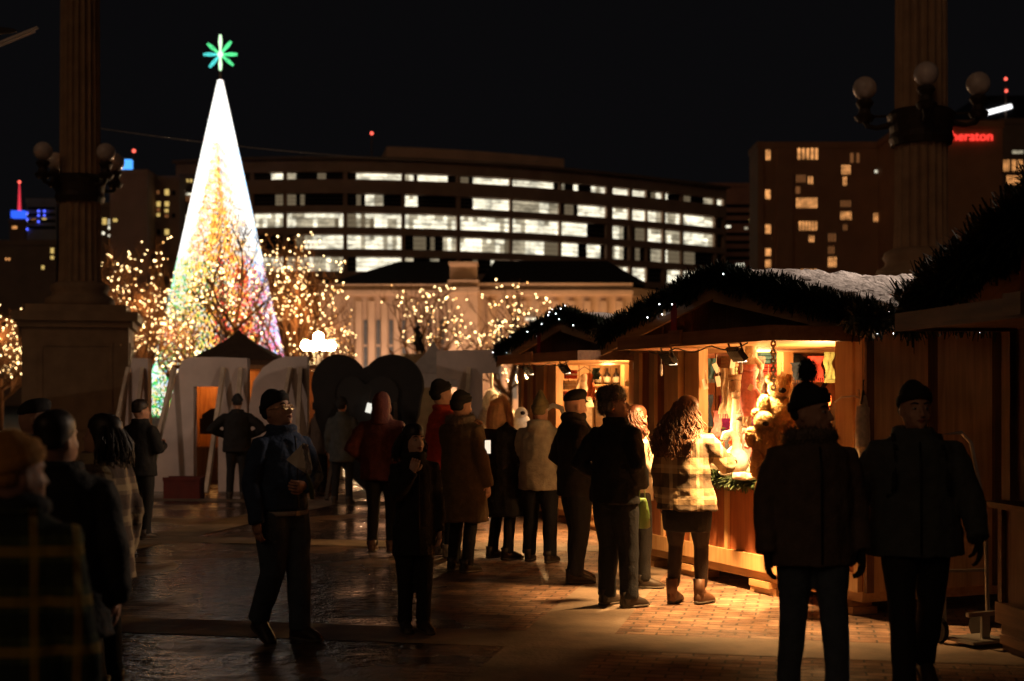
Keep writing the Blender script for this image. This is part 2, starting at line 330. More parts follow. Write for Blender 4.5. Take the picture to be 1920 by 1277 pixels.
def office():
    def D(px): return 250+6.06e-5*(px-600)**2
    rt = root('office_building', 'long curved brown office block with five rows of white lit ribbon windows', 'building', (0, 255, 0))
    def pt(px, z, off=0):
        d = D(px); nx = 2*6.06e-5*(px-600)*F/d; n = Vector((nx, -1)).normalized()
        x = (px-960)/F*d-0; return Vector((x-n.x*off, d-n.y*off-255, z))
    xs = [330+i*14.1 for i in range(74)]
    rows = [(322, 336), (362, 385), (398, 426), (439, 467), (480, 509), (521, 550), (562, 590)]
    def zz(py): return CAMZ+(HOR-py)*250/F
    wall = MB()
    edges = [zz(r) for pair in rows for r in pair]
    top = zz(299)
    bands = [(zz(322), top)]+[(zz(rows[i+1][0]), zz(rows[i][1])) for i in range(6)]+[(0, zz(590))]
    def arc(x0, x1, z0, z1, o0, o1, mb):
        ks = [x0]+[x for x in xs if x0 < x < x1]+[x1]
        rings = [[pt(k, z0, o0), pt(k, z0, o1), pt(k, z1, o1), pt(k, z1, o0)] for k in ks]
        mb.loft(rings)
    for z0, z1 in bands: arc(330, 1362, z0, z1, 0, 1.2, wall)
    bays = [(345, 388), (395, 468), (475, 530), (537, 643), (651, 753), (760, 857), (864, 957), (962, 1050), (1054, 1138), (1150, 1181), (1187, 1213), (1216, 1244), (1249, 1279), (1283, 1341), (1346, 1358)]
    prev = 330
    for a, b in bays+[(1362, 1362)]:
        arc(prev, a, zz(590), zz(322), .12, 1.1, wall); prev = b
    wall.build('wall', brown, rt)
    core = MB(); arc(330, 1362, 0, top-.5, 1.3, 28, core); core.build('core', darkst, rt)
    rf = MB(); arc(326, 1366, top, top+.5, -.6, 27, rf); rf.build('roof', darkst, rt)
    ph = MB(); arc(733, 1108, top+.5, zz(256), 9, 24, ph); ph.build('penthouse', mat('penthouse_stone', (.85, .58, .42), .85, var=.15, scale=.3), rt)
    ph = MB(); arc(1112, 1250, top+.5, zz(268), 14, 24, ph); ph.build('penthouse', darkst, rt)
    lit = [
     [(512,530,0),(538,553,1),(600,610,2),(668,751,0),(760,770,1),(791,826,0),(827,840,0),(865,875,2),(894,955,0),(961,1034,0),(1053,1058,1),(1081,1087,1),(1118,1132,1),(1138,1210,0),(1215,1232,2),(1238,1250,0),(1284,1292,2),(1326,1345,1),(1352,1358,1)],
     [(512,528,2),(538,575,2),(660,670,2),(686,705,0),(706,718,1),(760,778,0),(895,957,0),(963,1020,1),(1020,1035,0),(1036,1048,1),(1065,1075,2),(1093,1138,0),(1150,1175,0),(1187,1212,0),(1215,1235,0),(1236,1243,1),(1250,1278,1),(1283,1338,0)],
     [(475,530,5),(537,550,0),(558,643,5),(651,753,5),(760,857,4),(864,955,4),(962,1049,4),(1054,1097,0),(1152,1172,1),(1190,1210,2),(1217,1230,0),(1240,1280,4),(1282,1340,4)],
     [(558,575,2),(577,643,0),(651,753,4),(765,790,2),(797,815,2),(840,857,1),(864,895,0),(896,955,5),(963,985,1),(992,1023,0),(1025,1045,2),(1055,1087,0),(1108,1125,1),(1152,1170,1),(1190,1210,2),(1233,1250,1),(1262,1280,2),(1285,1308,2)],
     [(490,530,5),(540,575,1),(577,627,1),(630,643,1),(668,753,0),(760,770,1),(810,822,1),(897,905,2),(925,957,0),(963,1000,0),(1113,1126,1),(1152,1180,1),(1188,1213,0),(1262,1272,0),(1285,1300,0),(1305,1335,5)],
     [(400,460,2),(550,560,2)], []]
    r = random.Random(3)
    for ri, (ya, yb) in enumerate(rows[:6]):
        z0, z1 = zz(yb)+.12, zz(ya)-.12
        for a, b in bays:
            mb = MB(); n = max(1, round((b-a)/8.4)); pr = 3 if ri else 2
            for i in range(n):
                xa = a+(b-a)*i/n; xb = a+(b-a)*(i+1)/n; mid = (xa+xb)/2
                lv = 3
                for l0, l1, k in lit[ri]:
                    if l0-4 <= mid <= l1+4: lv = k
                q1 = r.random(); q2 = r.random(); q3 = r.random()
                for j in range(pr):
                    za = z0+(z1-z0)*j/pr; zb = z0+(z1-z0)*(j+1)/pr; m = lv
                    if lv == 4: m = 0 if q1 < .88 else 1; m = 1 if (j == 2 and q2 < .22) else m
                    elif lv == 5: m = 0 if q1 < .4 else (1 if q1 < .88 else 2); m = 0 if (j == 2 and q2 < .6) else m
                    elif lv == 0 and j == 2 and q1 < .12: m = 1
                    elif lv == 1: m = 0 if q1 < .25 else 1
                    elif lv == 2: m = 2 if q1 < .8 else 3
                    elif lv == 3: m = 3
                    e = .10*(xb-xa)/8; g2 = .05
                    mb.add([pt(xa+e, za+g2, .75), pt(xb-e, za+g2, .75), pt(xb-e, zb-g2, .75), pt(xa+e, zb-g2, .75)], [(0, 1, 2, 3)], m)
            # frame behind the panes
            mb.add([pt(a, z0, .8), pt(b, z0, .8), pt(b, z1, .8), pt(a, z1, .8)], [(0, 1, 2, 3)], 4)
            if (a, b) == bays[0] and ri > 4: continue
            mb.build('window', WM+[darkst], rt)
    return rt
office()

def slab_building(name, label, x0, x1, ytop, D, mtl, depth=25, skew=0.0, wins=(), dark=(), split=None, cap=None, wmats=None, extra=None):
    """box building; windows given in photo pixels on the front face"""
    cx = (x0+x1)/2; rt = root(name, label, 'building', ((cx-960)/F*D, D, 0), skew)
    h = CAMZ+(HOR-ytop)*D/F; wd = (x1-x0)/F*D/math.cos(skew)
    mb = MB(); mb.bb((-wd/2, 0, 0), (wd/2, depth, h-.9)); mb.build('wall', mtl, rt)
    mb = MB(); mb.bb((-wd/2-.15, -.15, h-.9), (wd/2+.15, depth+.1, h)); mb.build('roof_parapet', cap or mtl, rt)
    def lx(px): return ((px-cx)/F*D)/math.cos(skew)
    def lz(py): return CAMZ+(HOR-py)*D/F
    for wn in wins:
        a, b, c, d, k = wn[:5]; n = wn[5] if len(wn) > 5 else 1
        mb = MB(); X0, X1, Z0, Z1 = lx(a), lx(b), lz(d), lz(c)
        mb.bb((X0-.12, -.05, Z0-.12), (X1+.12, .02, Z1+.12), 1)
        for i in range(n):
            p = X0+(X1-X0)*i/n; q = X0+(X1-X0)*(i+1)/n; gp = (q-p)*.2 if n > 1 else 0
            mb.bb((p+gp, -.08, Z0), (q-gp, -.052, Z1), 0)
        mb.build('window', [k, darkst], rt)
    for (a, b, c, d) in dark:
        mb = MB(); mb.bb((lx(a), -.06, lz(d)), (lx(b), .02, lz(c)), 0); mb.bb((lx(a)-.1, -.1, lz(d)-.12), (lx(b)+.1, -.062, lz(d)), 1)
        mb.build('window', [W_DK, darkst], rt)
    return rt, h, lx, lz
Wh = [(1435,1445,281,300,W_OR,2),(1494,1535,274,299,W_OR,5),(1594,1600,287,305,W_OD,1),(1606,1611,287,305,W_OD,1),(1659,1672,284,310,W_OR,2),(1664,1671,318,330,W_OD,1),
 (1577,1595,310,327,W_OR,4),(1580,1588,332,348,W_OR,2),(1514,1525,331,345,W_OR,2),(1492,1511,328,342,W_OD,4),(1435,1444,356,373,W_OR,1),(1492,1533,371,390,W_OR,8),(1575,1596,376,388,W_OD,4),
 (1575,1597,397,412,W_OR,5),(1637,1651,400,416,W_OR,3),(1665,1675,423,442,W_OR,2),(1497,1533,415,432,W_OR,6),(1580,1589,421,432,W_OD,2),(1516,1527,442,454,W_OR,3),(1552,1568,438,453,W_OD,3),
 (1552,1565,462,476,W_OD,3),(1552,1569,482,501,W_OR,4),(1435,1445,421,438,W_OR,1),(1435,1445,466,480,W_OR,1),(1435,1445,487,501,W_OR,1),(1667,1673,465,476,W_OR,1),(1500,1533,505,514,W_OR,4),(1640,1645,319,324,W_BR,1),(1492,1500,350,363,W_OD,1)]
hb = mat('hotel_brick', (.40, .21, .11), .85, var=.15, scale=.4)
dk = []
rt, h, lx, lz = slab_building('apartment_tower', 'broad brown tower block with scattered amber windows right of the curved office', 1421, 1700, 266, 200, hb, 7, 0, Wh, dk)
mb = MB()
for a, b in ((1420, 1431), (1456, 1486)): mb.bb((lx(a), -.45, 0), (lx(b), .02, h-1), 0)
mb.build('pilaster', hb, rt)
# hotel with the red sign
rt, h, lx, lz = slab_building('hotel_building', 'dark red brown hotel block carrying red lit letters near its roof', 1702, 1880, 226, 185, hb, 28, 0, [], [])
rt2, _, _, _ = slab_building('apartment_tower', 'dark tower with close rows of amber windows at the right edge', 1878, 1990, 222, 230, darkst, 25, 0,
  [(1881,1893,300,321,W_OR,3),(1897,1905,300,321,W_OR,2),(1908,1918,300,321,W_OR,2),(1887,1917,329,346,W_OR,7),(1898,1918,282,288,W_MD,1),(1925,1960,300,321,W_OR,5),(1925,1960,329,346,W_OD,5)])
def text(body, size, m, loc, rot=(R(90), 0, 0), extr=.05, parent=None, name='lettering', bold=0):
    c = bpy.data.curves.new(name, 'FONT'); c.body = body; c.size = size; c.extrude = extr; c.align_x = 'LEFT'; c.offset = bold
    o = bpy.data.objects.new(name, c); COL.objects.link(o); dg = bpy.context.evaluated_depsgraph_get(); dg.update()
    me = bpy.data.meshes.new_from_object(o.evaluated_get(dg)); bpy.data.objects.remove(o); me.materials.clear(); me.materials.append(m)
    o = bpy.data.objects.new(name, me); COL.objects.link(o); o.location = loc; o.rotation_euler = rot; o.parent = parent; return o
text('Sheraton', 1.72, glow('neon_red', (1, .05, .035), 1.6), (lx(1771), -.25, lz(264)), parent=rt, name='sign_lettering', bold=.015)
# low banded building between office and tower
rt, h, lx, lz = slab_building('parking_building', 'low reddish building with stacked dark horizontal bands between office and tower', 1325, 1421, 343, 310, mat('reddish_concrete', (.62, .33, .25), .85, var=.2, scale=.3), 30, 0,
  [(1357,1370,423,427,W_BR,1),(1404,1420,412,418,W_YL,1),(1408,1417,452,458,W_BR,1),(1396,1402,426,430,W_MD,1),(1380,1395,494,500,W_BR,1)])
for y in (383, 398, 413, 436, 451, 466, 481):
    mb = MB(); mb.bb((lx(1345), -.1, lz(y+6)), (lx(1419), .02, lz(y))); mb.build('opening', W_DK, rt)
# left buildings
rt, h, lx, lz = slab_building('apartment_tower', 'plain brown tower with a bright blue rooftop panel left of the lit tree', 206, 276, 318, 230, mat('tower_brown', (.6, .4, .33), .9, var=.15, scale=.3), 25, 0,
  [(192+20,200+20,410,416,W_YL,1)])
mb = MB(); mb.bb((lx(220), -.2, lz(316)), (lx(246), 1, lz(299))); mb.build('rooftop_sign', glow('sign_blue', (.08, .38, 1), 1.5), rt)
rt, h, lx, lz = slab_building('apartment_tower', 'brown tower with a few small yellow windows behind the left fairy lit trees', 277, 336, 330, 235, mat('tower_brown2', (.42, .28, .21), .9, var=.15, scale=.3), 25, 0,
  [(294,301,378,387,W_YL,1),(309,317,355,366,W_YL,1),(309,317,378,387,W_YL,1),(294,300,390,397,W_OD,1),(309,316,392,398,W_YL,1),(309,317,430,440,W_YL,1),(294,300,400,406,W_YL,1),(309,316,402,408,W_OD,1),(294,299,357,364,W_OD,1)],
  [(280,287,357,366),(280,287,378,387),(280,287,400,408),(322,329,357,366),(322,329,400,408),(294,301,430,440)])
rt, h, lx, lz = slab_building('apartment_tower', 'narrow tower with yellow lit floors beside the left edge of the lit tree', 337, 392, 326, 240, darkst, 25, 0,
  [(334,362,331,342,W_YL,4),(334,364,362,366,W_BR,1),(334,358,368,378,W_OD,4),(334,356,404,409,W_BR,1),(334,352,410,417,W_YL,3),(334,348,444,450,W_YL,2)])
rt, h, lx, lz = slab_building('office_building', 'pale grey banded building with small blue lights beyond the left column', 50, 106, 372, 260, mat('grey_block', (.30, .32, .34), .8, var=.2, scale=.3), 20, 0,
  [(51,54,400,404,W_BR,1),(51,54,412,416,W_BR,1),(59,68,411,417,W_OR,1),(79,87,409,416,W_YL,1)])
for y in (388, 400, 412, 424): 
    mb = MB(); mb.bb((lx(52), -.2, lz(y+5)), (lx(104), .02, lz(y))); mb.build('floor_band', W_DK, rt)
BL = glow('led_blue', (.08, .12, 1), 2.5); 
for x, y in ((52, 400), (52, 412), (52, 430), (73, 396), (73, 404), (73, 416), (84, 396), (84, 404)):
    mb = MB(); mb.ell((lx(x), -.3, lz(y)), .2, 8, 6); mb.build('blue_light', BL, rt)
rt, h, lx, lz = slab_building('spire_tower', 'thin dark tower with a blue crown and a red lit spire at the far left', 18, 48, 410, 280, darkst, 10, 0, [(23,32,424,429,W_OR,1)])
mb = MB(); mb.bb((lx(21), -.3, lz(408)), (lx(46), 4, lz(395))); mb.build('crown', glow('crown_blue', (.03, .12, 1), 1.2), rt)
mb = MB(); mb.tube([(0, 1, lz(395)), (0, 1, lz(342))], [.35, .1], 8); mb.build('spire', glow('spire_red', (1, .05, .08), .9), rt)
mb = MB(); mb.ell((0, 1, lz(340)), .3, 8, 6); mb.build('beacon', glow('beacon_red', (1, .12, .08), 2.5), rt)
rt, h, lx, lz = slab_building('tower_block', 'slim dark block with white light dots just right of the left column', 186, 205, 380, 240, darkst, 10, 0,
  [(192,200,409,421,W_YL,1),(206-3,206,411,421,W_BR,1),(206-3,206,424,430,W_BR,1),(192,196,435,440,W_BR,1),(203,206,440,444,W_BR,1)])
rt, h, lx, lz = slab_building('office_building', 'low dark building under the pale banded block at the left edge', -40, 105, 450, 245, darkst, 15, 0, [(9,20,484,488,W_OR,2),(95,101,465,475,W_YL,1),(95,101,480,486,W_YL,1),(78,83,498,505,W_YL,1)])
# mast towers with red aviation beacons
for x, y, b, D, lb in ((697, 250, 300, 300, 'thin mast with a red beacon standing behind the curved office roof'), (251, 283, 330, 260, 'thin mast with a red beacon above the brown tower'),
                   (1886, 148, 240, 300, 'tall thin mast with two red beacons at the upper right'), (1833, 206, 240, 290, 'thin mast with a red beacon above the hotel')):
    p = P(x, y, D); rt = root('radio_mast', lb, 'mast', (p.x, D, 0))
    mb = MB(); mb.tube([(0, 0, 0), (0, 0, p.z)], [.35, .1], 6); mb.build('mast_pole', darkst, rt)
    mb = MB(); mb.ell((0, 0, p.z), .33, 8, 6); mb.build('beacon', MATS['beacon_red'], rt)
    if y == 148: mb = MB(); mb.ell((0, -.3, P(x, 171, D).z), .33, 8, 6); mb.build('beacon', MATS['beacon_red'], rt)
# white rooftop sign strip
p = P(1872, 206, 300); rt = root('skyscraper', 'black skyscraper with a slanted white lit strip near its top', 'building', (p.x+4, 300, 0))
mb = MB(); mb.bb((-8, 0, 0), (10, 20, p.z+3)); mb.build('wall', mat('black_glass', (.012, .012, .014), .2), rt)
mb = MB(); mb.box((-4, -.3, p.z), (5.6, .3, .95), (0, R(-15), 0)); mb.build('light_strip', glow('strip_white', (1, 1, 1), 2), rt)

# ------------------------------------------------------------------ neoclassical library
def library():
    D = 95.; rt = root('library_building', 'pale stone neoclassical hall with tall narrow windows and dark hipped roofs', 'building', (0, D, 0))
    st = mat('library_stone', (.55, .43, .33), .85, var=.15, scale=.8, bump=.2, bscale=3); rfm = mat('library_roof', (.018, .016, .016), .8)
    def X(px, d=D): return (px-960)/F*d
    def Z(py, d=D): return CAMZ+(HOR-py)/F*d
    mb = MB()   # left wing, projecting pavilion, right wing with angled return
    mb.bb((X(600), 0, 0), (X(843), 14, Z(552)))
    mb.bb((X(843), -1.6, 0), (X(897), 14, Z(552)))
    mb.bb((X(897), 0, 0), (X(1185), 14, Z(552)))
    a, b = X(1185), X(1300)
    mb.prism([(a, .01), (b, 6), (b, 13.9), (a, 13.9)], 0, Z(556), 'xy'); mb.build('wall', st, rt)
    mb = MB()
    mb.bb((X(598), -.5, Z(552)), (X(842), 14, Z(545))); mb.bb((X(598), -.25, Z(545)), (X(842), 14, Z(533)))
    mb.bb((X(842), -2.1, Z(552)), (X(899), 14.1, Z(543))); mb.bb((X(842), -1.9, Z(543)), (X(899), 14.1, Z(529)))
    mb.bb((X(899), -.5, Z(552)), (X(1186), 14, Z(545))); mb.bb((X(899), -.25, Z(545)), (X(1186), 14, Z(531)))
    mb.prism([(a, -.3), (b+.4, 5.6), (b+.4, 14.1), (a, 14.1)], Z(556), Z(540), 'xy'); mb.build('cornice', st, rt)
    mb = MB(); mb.bb((X(845), -1.4, Z(529)), (X(895), 3, Z(500))); mb.bb((X(843), -1.6, Z(500)), (X(897), 3.2, Z(495))); mb.build('attic_pier', st, rt)
    def hip(x0, x1, xa, xb, yb, yt, nm='roof'):
        mb = MB(); z0, z1 = Z(yb), Z(yt, D+6)
        mb.add([(x0, .2, z0), (x1, .2, z0), (x1, 13.5, z0), (x0, 13.5, z0), (xa, 6, z1), (xb, 6, z1)], [(0,1,5,4), (1,2,5), (2,3,4,5), (3,0,4), (3,2,1,0)]); mb.build(nm, rfm, rt)
    hip(X(604), X(843), X(735), X(838), 533, 490); hip(X(899), X(1215), X(925), X(1150), 531, 489)
    # tall pilasters and recessed windows
    for px in range(668, 840, 24):
        mb = MB(); mb.bb((X(px), -.3, 0), (X(px+11), .02, Z(565))); mb.build('pilaster', st, rt)
        mb = MB(); mb.bb((X(px+14), -.06, 1.5), (X(px+21), .02, Z(600))); mb.bb((X(px+14), -.07, Z(650)), (X(px+21), -.03, Z(646)), 1); mb.build('window', [mat('library_glass', (.10, .13, .17), .3), st], rt)
    for px in range(915, 1180, 30):
        mb = MB(); mb.bb((X(px), -.3, 0), (X(px+12), .02, Z(565))); mb.build('pilaster', st, rt)
        mb = MB(); mb.bb((X(px+16), -.06, 1.5), (X(px+25), .02, Z(600))); mb.bb((X(px+16), -.07, Z(650)), (X(px+25), -.03, Z(646)), 1); mb.build('window', [MATS['library_glass'], st], rt)
    mb = MB(); mb.bb((X(985), -.5, Z(601)), (X(1008), -.2, Z(597))); mb.build('facade_lamp', W_BR, rt)
library()
for x, wtt, c in ((-11.2, 1500, (1, .58, .36)), (-6.3, 1300, (1, .6, .42)), (-2, 1300, (1, .56, .32)), (2.5, 1500, (1, .5, .22)), (7.5, 2000, (1, .46, .16))):
    l = point((x, 88.5, 1.2), wtt*.8, .15, c, 'facade_floodlight')

# ================================================================== Christmas light tree
def light_tree():
    D = 120.; bx = (413-960)/F*D; rt = root('christmas_tree', 'towering cone of white, orange, green and red strings of light topped by a green star', 'tree', (bx, D, 0))
    H = CAMZ+(HOR-150)/F*D; Rb = 6.2
    core = MB(); core.tube([(0, 0, 0), (0, 0, H)], [.45, .2], 10); core.tube([(0, 0, H), (0, 0, H+.8)], [.12, .08], 8)
    for k in range(1, 8):
        z = H*k/8; r = Rb*(1-k/8)*.97; core.tube([(r*math.cos(a), r*math.sin(a), z) for a in [2*math.pi*q/24 for q in range(25)]], .05, 4)
    core.build('mast', darkst, rt)
    lm = [glow('led_white', (1, .97, .90), 2.5), glow('led_orange', (1, .36, .04), 3.6), glow('led_red', (1, .07, .04), 3.4), glow('led_green', (.06, .75, .14), 2.0),
          glow('led_ice', (.24, .58, 1), 3.2), glow('led_yellow', (1, .60, .12), 4.0), glow('led_pink', (1, .20, .45), 3.2)]
    r = random.Random(11); NS = 80
    for sidx in range(NS):
        a = 2*math.pi*sidx/NS; mb = MB(); n = 205; wire = []
        for i in range(n):
            h = (i+.5)/n; z = H*h; rad = (Rb*(1-h)+.18)
            aa = a+.03*math.sin(i*.9+sidx)+(r.random()-.5)*.03; x = rad*math.cos(aa); y = rad*math.sin(aa)
            s = math.cos(aa); q = r.random(); c = 0
            edge = abs(s)
            if h > .80: c = 0 if q < .97 else r.choice((4, 2))
            elif h > .47:
                t = (.80-h)/.33
                if abs(s+.06) < .14+.44*t: c = 1 if q < .5 else (5 if q < .85 else 0)
                else: c = 0
                if s > .93 and q < .4: c = 4
            else:
                t = (.45-h)/.45
                if s < -.86: c = 3 if q < .5 else (4 if q < .6+.2*t else 0)
                elif s < -.45: c = 3 if q < .25+.4*t else (5 if q < .8 else 0)
                elif s < .1: c = 5 if q < .5 else (1 if q < .8 else (3 if q < .9 else 0))
                elif s < .72: c = 2 if q < .55 else (1 if q < .8 else 5)
                else: c = 4 if q < .45-.25*t else (0 if q < .7-.3*t else 6)
            if h <= .47 and r.random() < .16: c = 0
            mb.octa((x, y, z), .060, c); wire.append((x, y, z))
        mb.tube(wire, .012, 3, 7, cap=False)
        mb.build('light_string', lm+[darkst], rt)
    zc = CAMZ+(HOR-102)/F*D; gm = glow('star_green', (.12, 1, .35), 1.5); gw = glow('star_white', (.65, 1, .6), 1.8); gc = glow('star_cyan', (.1, .85, .8), 1.3)
    sr = MB(); sr.ell((0, 0, zc), (.25, .25, .25), 10, 8)
    body = sr.build('star', gw, rt)
    for k in range(8):
        a = math.pi/2+k*math.pi/4+(0.09 if k % 2 else 0); d = Vector((math.cos(a), 0, math.sin(a))); Ln = 1.65 if k in (0,) else 1.42
        if k == 4: Ln = 1.35
        c = Vector((0, 0, zc)); sd = Vector((-d.z, 0, d.x)); mb = MB()
        for sg in (-1, 1):
            mb.bar(c+d*.15+sd*.02*sg, c+d*Ln*.62+sd*.12*sg, .06); mb.bar(c+d*Ln*.62+sd*.12*sg, c+d*Ln+sd*.05*sg, .07)
        mb.bar(c+d*.1, c+d*Ln*(1 if k in (0, 4) else .8), .16 if k in (0, 4) else .05)
        mb.build('star_arm', gw if k in (0, 4) else (gc if k in (2, 3) else gm), body)
light_tree()
l = point((-24.5, 112, 14), 900, 3.0, (1, .72, .55), 'tree_glow_light'); 

# ================================================================== fairy-lit bare trees
bark = mat('bark', (.16, .09, .05), .9, var=.3, scale=8, bump=.4)
bulbm = glow('fairy_bulb', (1, .68, .30), 10)
bulb2 = glow('fairy_bulb_gold', (1, .50, .15), 5)
def bare_tree(px, D, top, width, label, seed, nb=260, watts=200, bulbs=True, trunk_z=1.6, twigs=3, br=.042):
    r = random.Random(seed); x = (px-960)/F*D; H = CAMZ+(HOR-top)/F*D; Wd = width/F*D/2
    rt = root('bare_tree', label, 'tree', (x, D, 0), 0, 'bare plaza trees wound with fairy lights')
    tr = MB(); cr = MB(); pts = []
    tr.tube([(0, 0, 0), (.05, 0, trunk_z), (0, .05, trunk_z*1.6)], [.17, .13, .11], 8)
    tr.build('trunk', bark, rt, True)
    def branch(p, d, ln, rad, lev):
        n = 5; q = [p]; dd = d.copy()
        for i in range(n):
            dd = (dd+Vector((r.uniform(-1, 1), r.uniform(-1, 1), r.uniform(-.6, 1)))*.16).normalized()
            nx = q[-1]+dd*ln/n
            k = (nx.x/Wd)**2+(nx.y/Wd)**2
            if k > 1 or nx.z > H: break
            q.append(nx)
        if len(q) < 2: return
        cr.tube(q, [rad*(1-.55*i/(len(q)-1)) for i in range(len(q))], 4 if lev > 1 else 6)
        pts.extend(q[1:])
        if lev < 4:
            for _ in range(twigs if lev else 5):
                i = r.randrange(1, len(q)); a = Vector((r.uniform(-1, 1), r.uniform(-1, 1), r.uniform(-.1, 1.0))).normalized()
                branch(q[i], (dd*.6+a).normalized(), ln*r.uniform(.5, .75), max(rad*.55, .008), lev+1)
    for k in range(7):
        a = 2*math.pi*k/7+r.random()*.5; el = r.uniform(.45, 1.3)
        branch(Vector((0, 0, trunk_z*r.uniform(.85, 1.55))), Vector((math.cos(a)*math.cos(el), math.sin(a)*math.cos(el), math.sin(el))), (H-trunk_z)*.58, .08, 0)
    cr.build('crown', bark, rt)
    if bulbs:
        b = MB()
        prev = None
        for ix in sorted(r.randrange(len(pts)) for _ in range(nb)):
            p = pts[ix]+Vector((r.uniform(-.05, .05),)*3)
            if prev is not None and (p-prev).length > .01: b.tube([prev, p], .005, 3, 2)
            prev = p; b.octa(p, br*r.uniform(.7, 1.2), 0 if r.random() < .75 else 1)
        b.build('fairy_lights', [bulbm, bulb2, bark], rt)
        point((x, D-.3, H*.62), watts, Wd*.6, (1, .42, .12), 'fairy_light_glow')
    return rt
bare_tree(262, 72, 440, 150, 'bare fairy lit tree between the left column and the giant lit cone', 21, 300, 1000)
bare_tree(205, 80, 480, 110, 'smaller fairy lit tree half hidden by the left column', 22, 170, 500)
bare_tree(330, 70, 520, 90, 'narrow fairy lit tree at the left foot of the giant cone', 29, 170, 450)
bare_tree(440, 66, 410, 180, 'bare tree silhouetted against the glowing cone above the tent peak', 23, 170, 250, trunk_z=3.2, twigs=2)
bare_tree(560, 68, 440, 190, 'bare fairy lit tree right of the giant cone beside the bright street lamp', 25, 330, 1200)
bare_tree(615, 78, 520, 110, 'low fairy lit tree between the street lamp and the library corner', 26, 180, 500)
bare_tree(795, 74, 530, 200, 'sparse fairy lit tree in front of the library windows', 27, 160, 80, twigs=2)
bare_tree(955, 72, 525, 190, 'sparse fairy lit tree right of the library pier, above the far stall', 28, 200, 80, twigs=2)
bare_tree(0, 70, 520, 90, 'fairy lit tree cut by the left edge of the view', 30, 190, 500)
# ================================================================== monument columns
stone = mat('column_stone', (.50, .33, .20), .8, var=.2, scale=2.5, bump=.25, bscale=14)
globe = mat('milk_glass', (.88, .76, .70), .22, var=.15, scale=3)
iron = mat('cast_iron', (.07, .05, .035), .6, .3)
def column(px, D, rz, label, a0):
    rt = root('monument_column', label, 'column', ((px-960)/F*D, D, 0), rz)
    mb = MB(); hw = 1.22
    mb.bb((-hw-.25, -hw-.25, 0), (hw+.25, hw+.25, .5)); mb.bb((-hw, -hw, .5), (hw, hw, 3.35)); mb.bb((-hw-.1, -hw-.1, 3.35), (hw+.1, hw+.1, 3.5)); mb.bb((-hw-.22, -hw-.22, 3.5), (hw+.22, hw+.22, 3.72)); mb.bb((-hw*.95, -hw*.95, 3.72), (hw*.95, hw*.95, 3.9))
    for s in (-1, 1):
        mb.bb((-.85, s*(hw+.0), .9), (.85, s*(hw+.03), 1.0)); mb.bb((-.85, s*hw, 2.9), (.85, s*(hw+.03), 3.0))
        mb.bb((-.85, s*hw, 1.0), (-.75, s*(hw+.03), 2.9)); mb.bb((.75, s*hw, 1.0), (.85, s*(hw+.03), 2.9))
        mb.bb((s*hw, -.85, .9), (s*(hw+.03), .85, 1.0)); mb.bb((s*hw, -.85, 2.9), (s*(hw+.03), .85, 3.0))
        mb.bb((s*hw, -.85, 1.0), (s*(hw+.03), -.75, 2.9)); mb.bb((s*hw, .75, 1.0), (s*(hw+.03), .85, 2.9))
    mb.build('pedestal', stone, rt)
    mb = MB(); mb.loft([[(r*math.cos(a), r*math.sin(a), z) for a in [2*math.pi*q/32 for q in range(32)]] for z, r in ((3.9, .78), (3.98, .84), (4.1, .82), (4.18, .68), (4.26, .66), (4.34, .72), (4.44, .68), (4.5, .56))])
    mb.build('base_moulding', stone, rt, True)
    mb = MB(); n = 20*6; rings = []
    for z, r in ((4.5, .52), (5, .50), (8, .485), (12, .465), (18, .44)):
        rings.append([((r-(.035 if q % 6 in (1, 5) else .055 if q % 6 in (2, 3, 4) else 0))*math.cos(2*math.pi*q/n), (r-(.035 if q % 6 in (1, 5) else .055 if q % 6 in (2, 3, 4) else 0))*math.sin(2*math.pi*q/n), z) for q in range(n)])
    mb.loft(rings); mb.build('shaft', stone, rt)
    br = MB(); zc = 6.75
    br.loft([[(r*math.cos(a), r*math.sin(a), z) for a in [2*math.pi*q/28 for q in range(28)]] for z, r in ((zc-.28, .56), (zc-.16, .60), (zc-.05, .57), (zc+.15, .60), (zc+.3, .64), (zc+.38, .55))])
    for k in range(4):
        a = R(a0)+k*math.pi/2-rz; d = Vector((math.cos(a), math.sin(a), 0))
        br.tube([d*.6+Vector((0, 0, zc+.12)), d*.82+Vector((0, 0, zc+.08)), d*.98+Vector((0, 0, zc+.12)), d*1.04+Vector((0, 0, zc+.25))], [.06, .045, .05, .08], 8)
        br.loft([[(d.x*1.04+r*math.cos(q), d.y*1.04+r*math.sin(q), z) for q in [2*math.pi*t/14 for t in range(14)]] for z, r in ((zc+.2, .14), (zc+.3, .2), (zc+.36, .12), (zc+.45, .1), (zc+.56, .17), (zc+.62, .14))])
        br.tube([d*.64+Vector((0, 0, zc+.3)), d*.98+Vector((0, 0, zc+.3))], .025, 6)
    b = br.build('lamp_bracket', iron, rt)
    for k in range(4):
        a = R(a0)+k*math.pi/2-rz; d = Vector((math.cos(a), math.sin(a), 0))
        mb = MB(); mb.ell((d.x*1.04, d.y*1.04, zc+.85), .225, 20, 14); mb.build('globe_lamp', globe, rt, True)
column(150, 35, R(12), 'tall fluted stone column on a panelled pedestal at the left, with unlit white globes', 232)
column(1727, 27, R(15), 'tall fluted stone column rising behind the snowy stall roof at the right, with unlit white globes', 259)

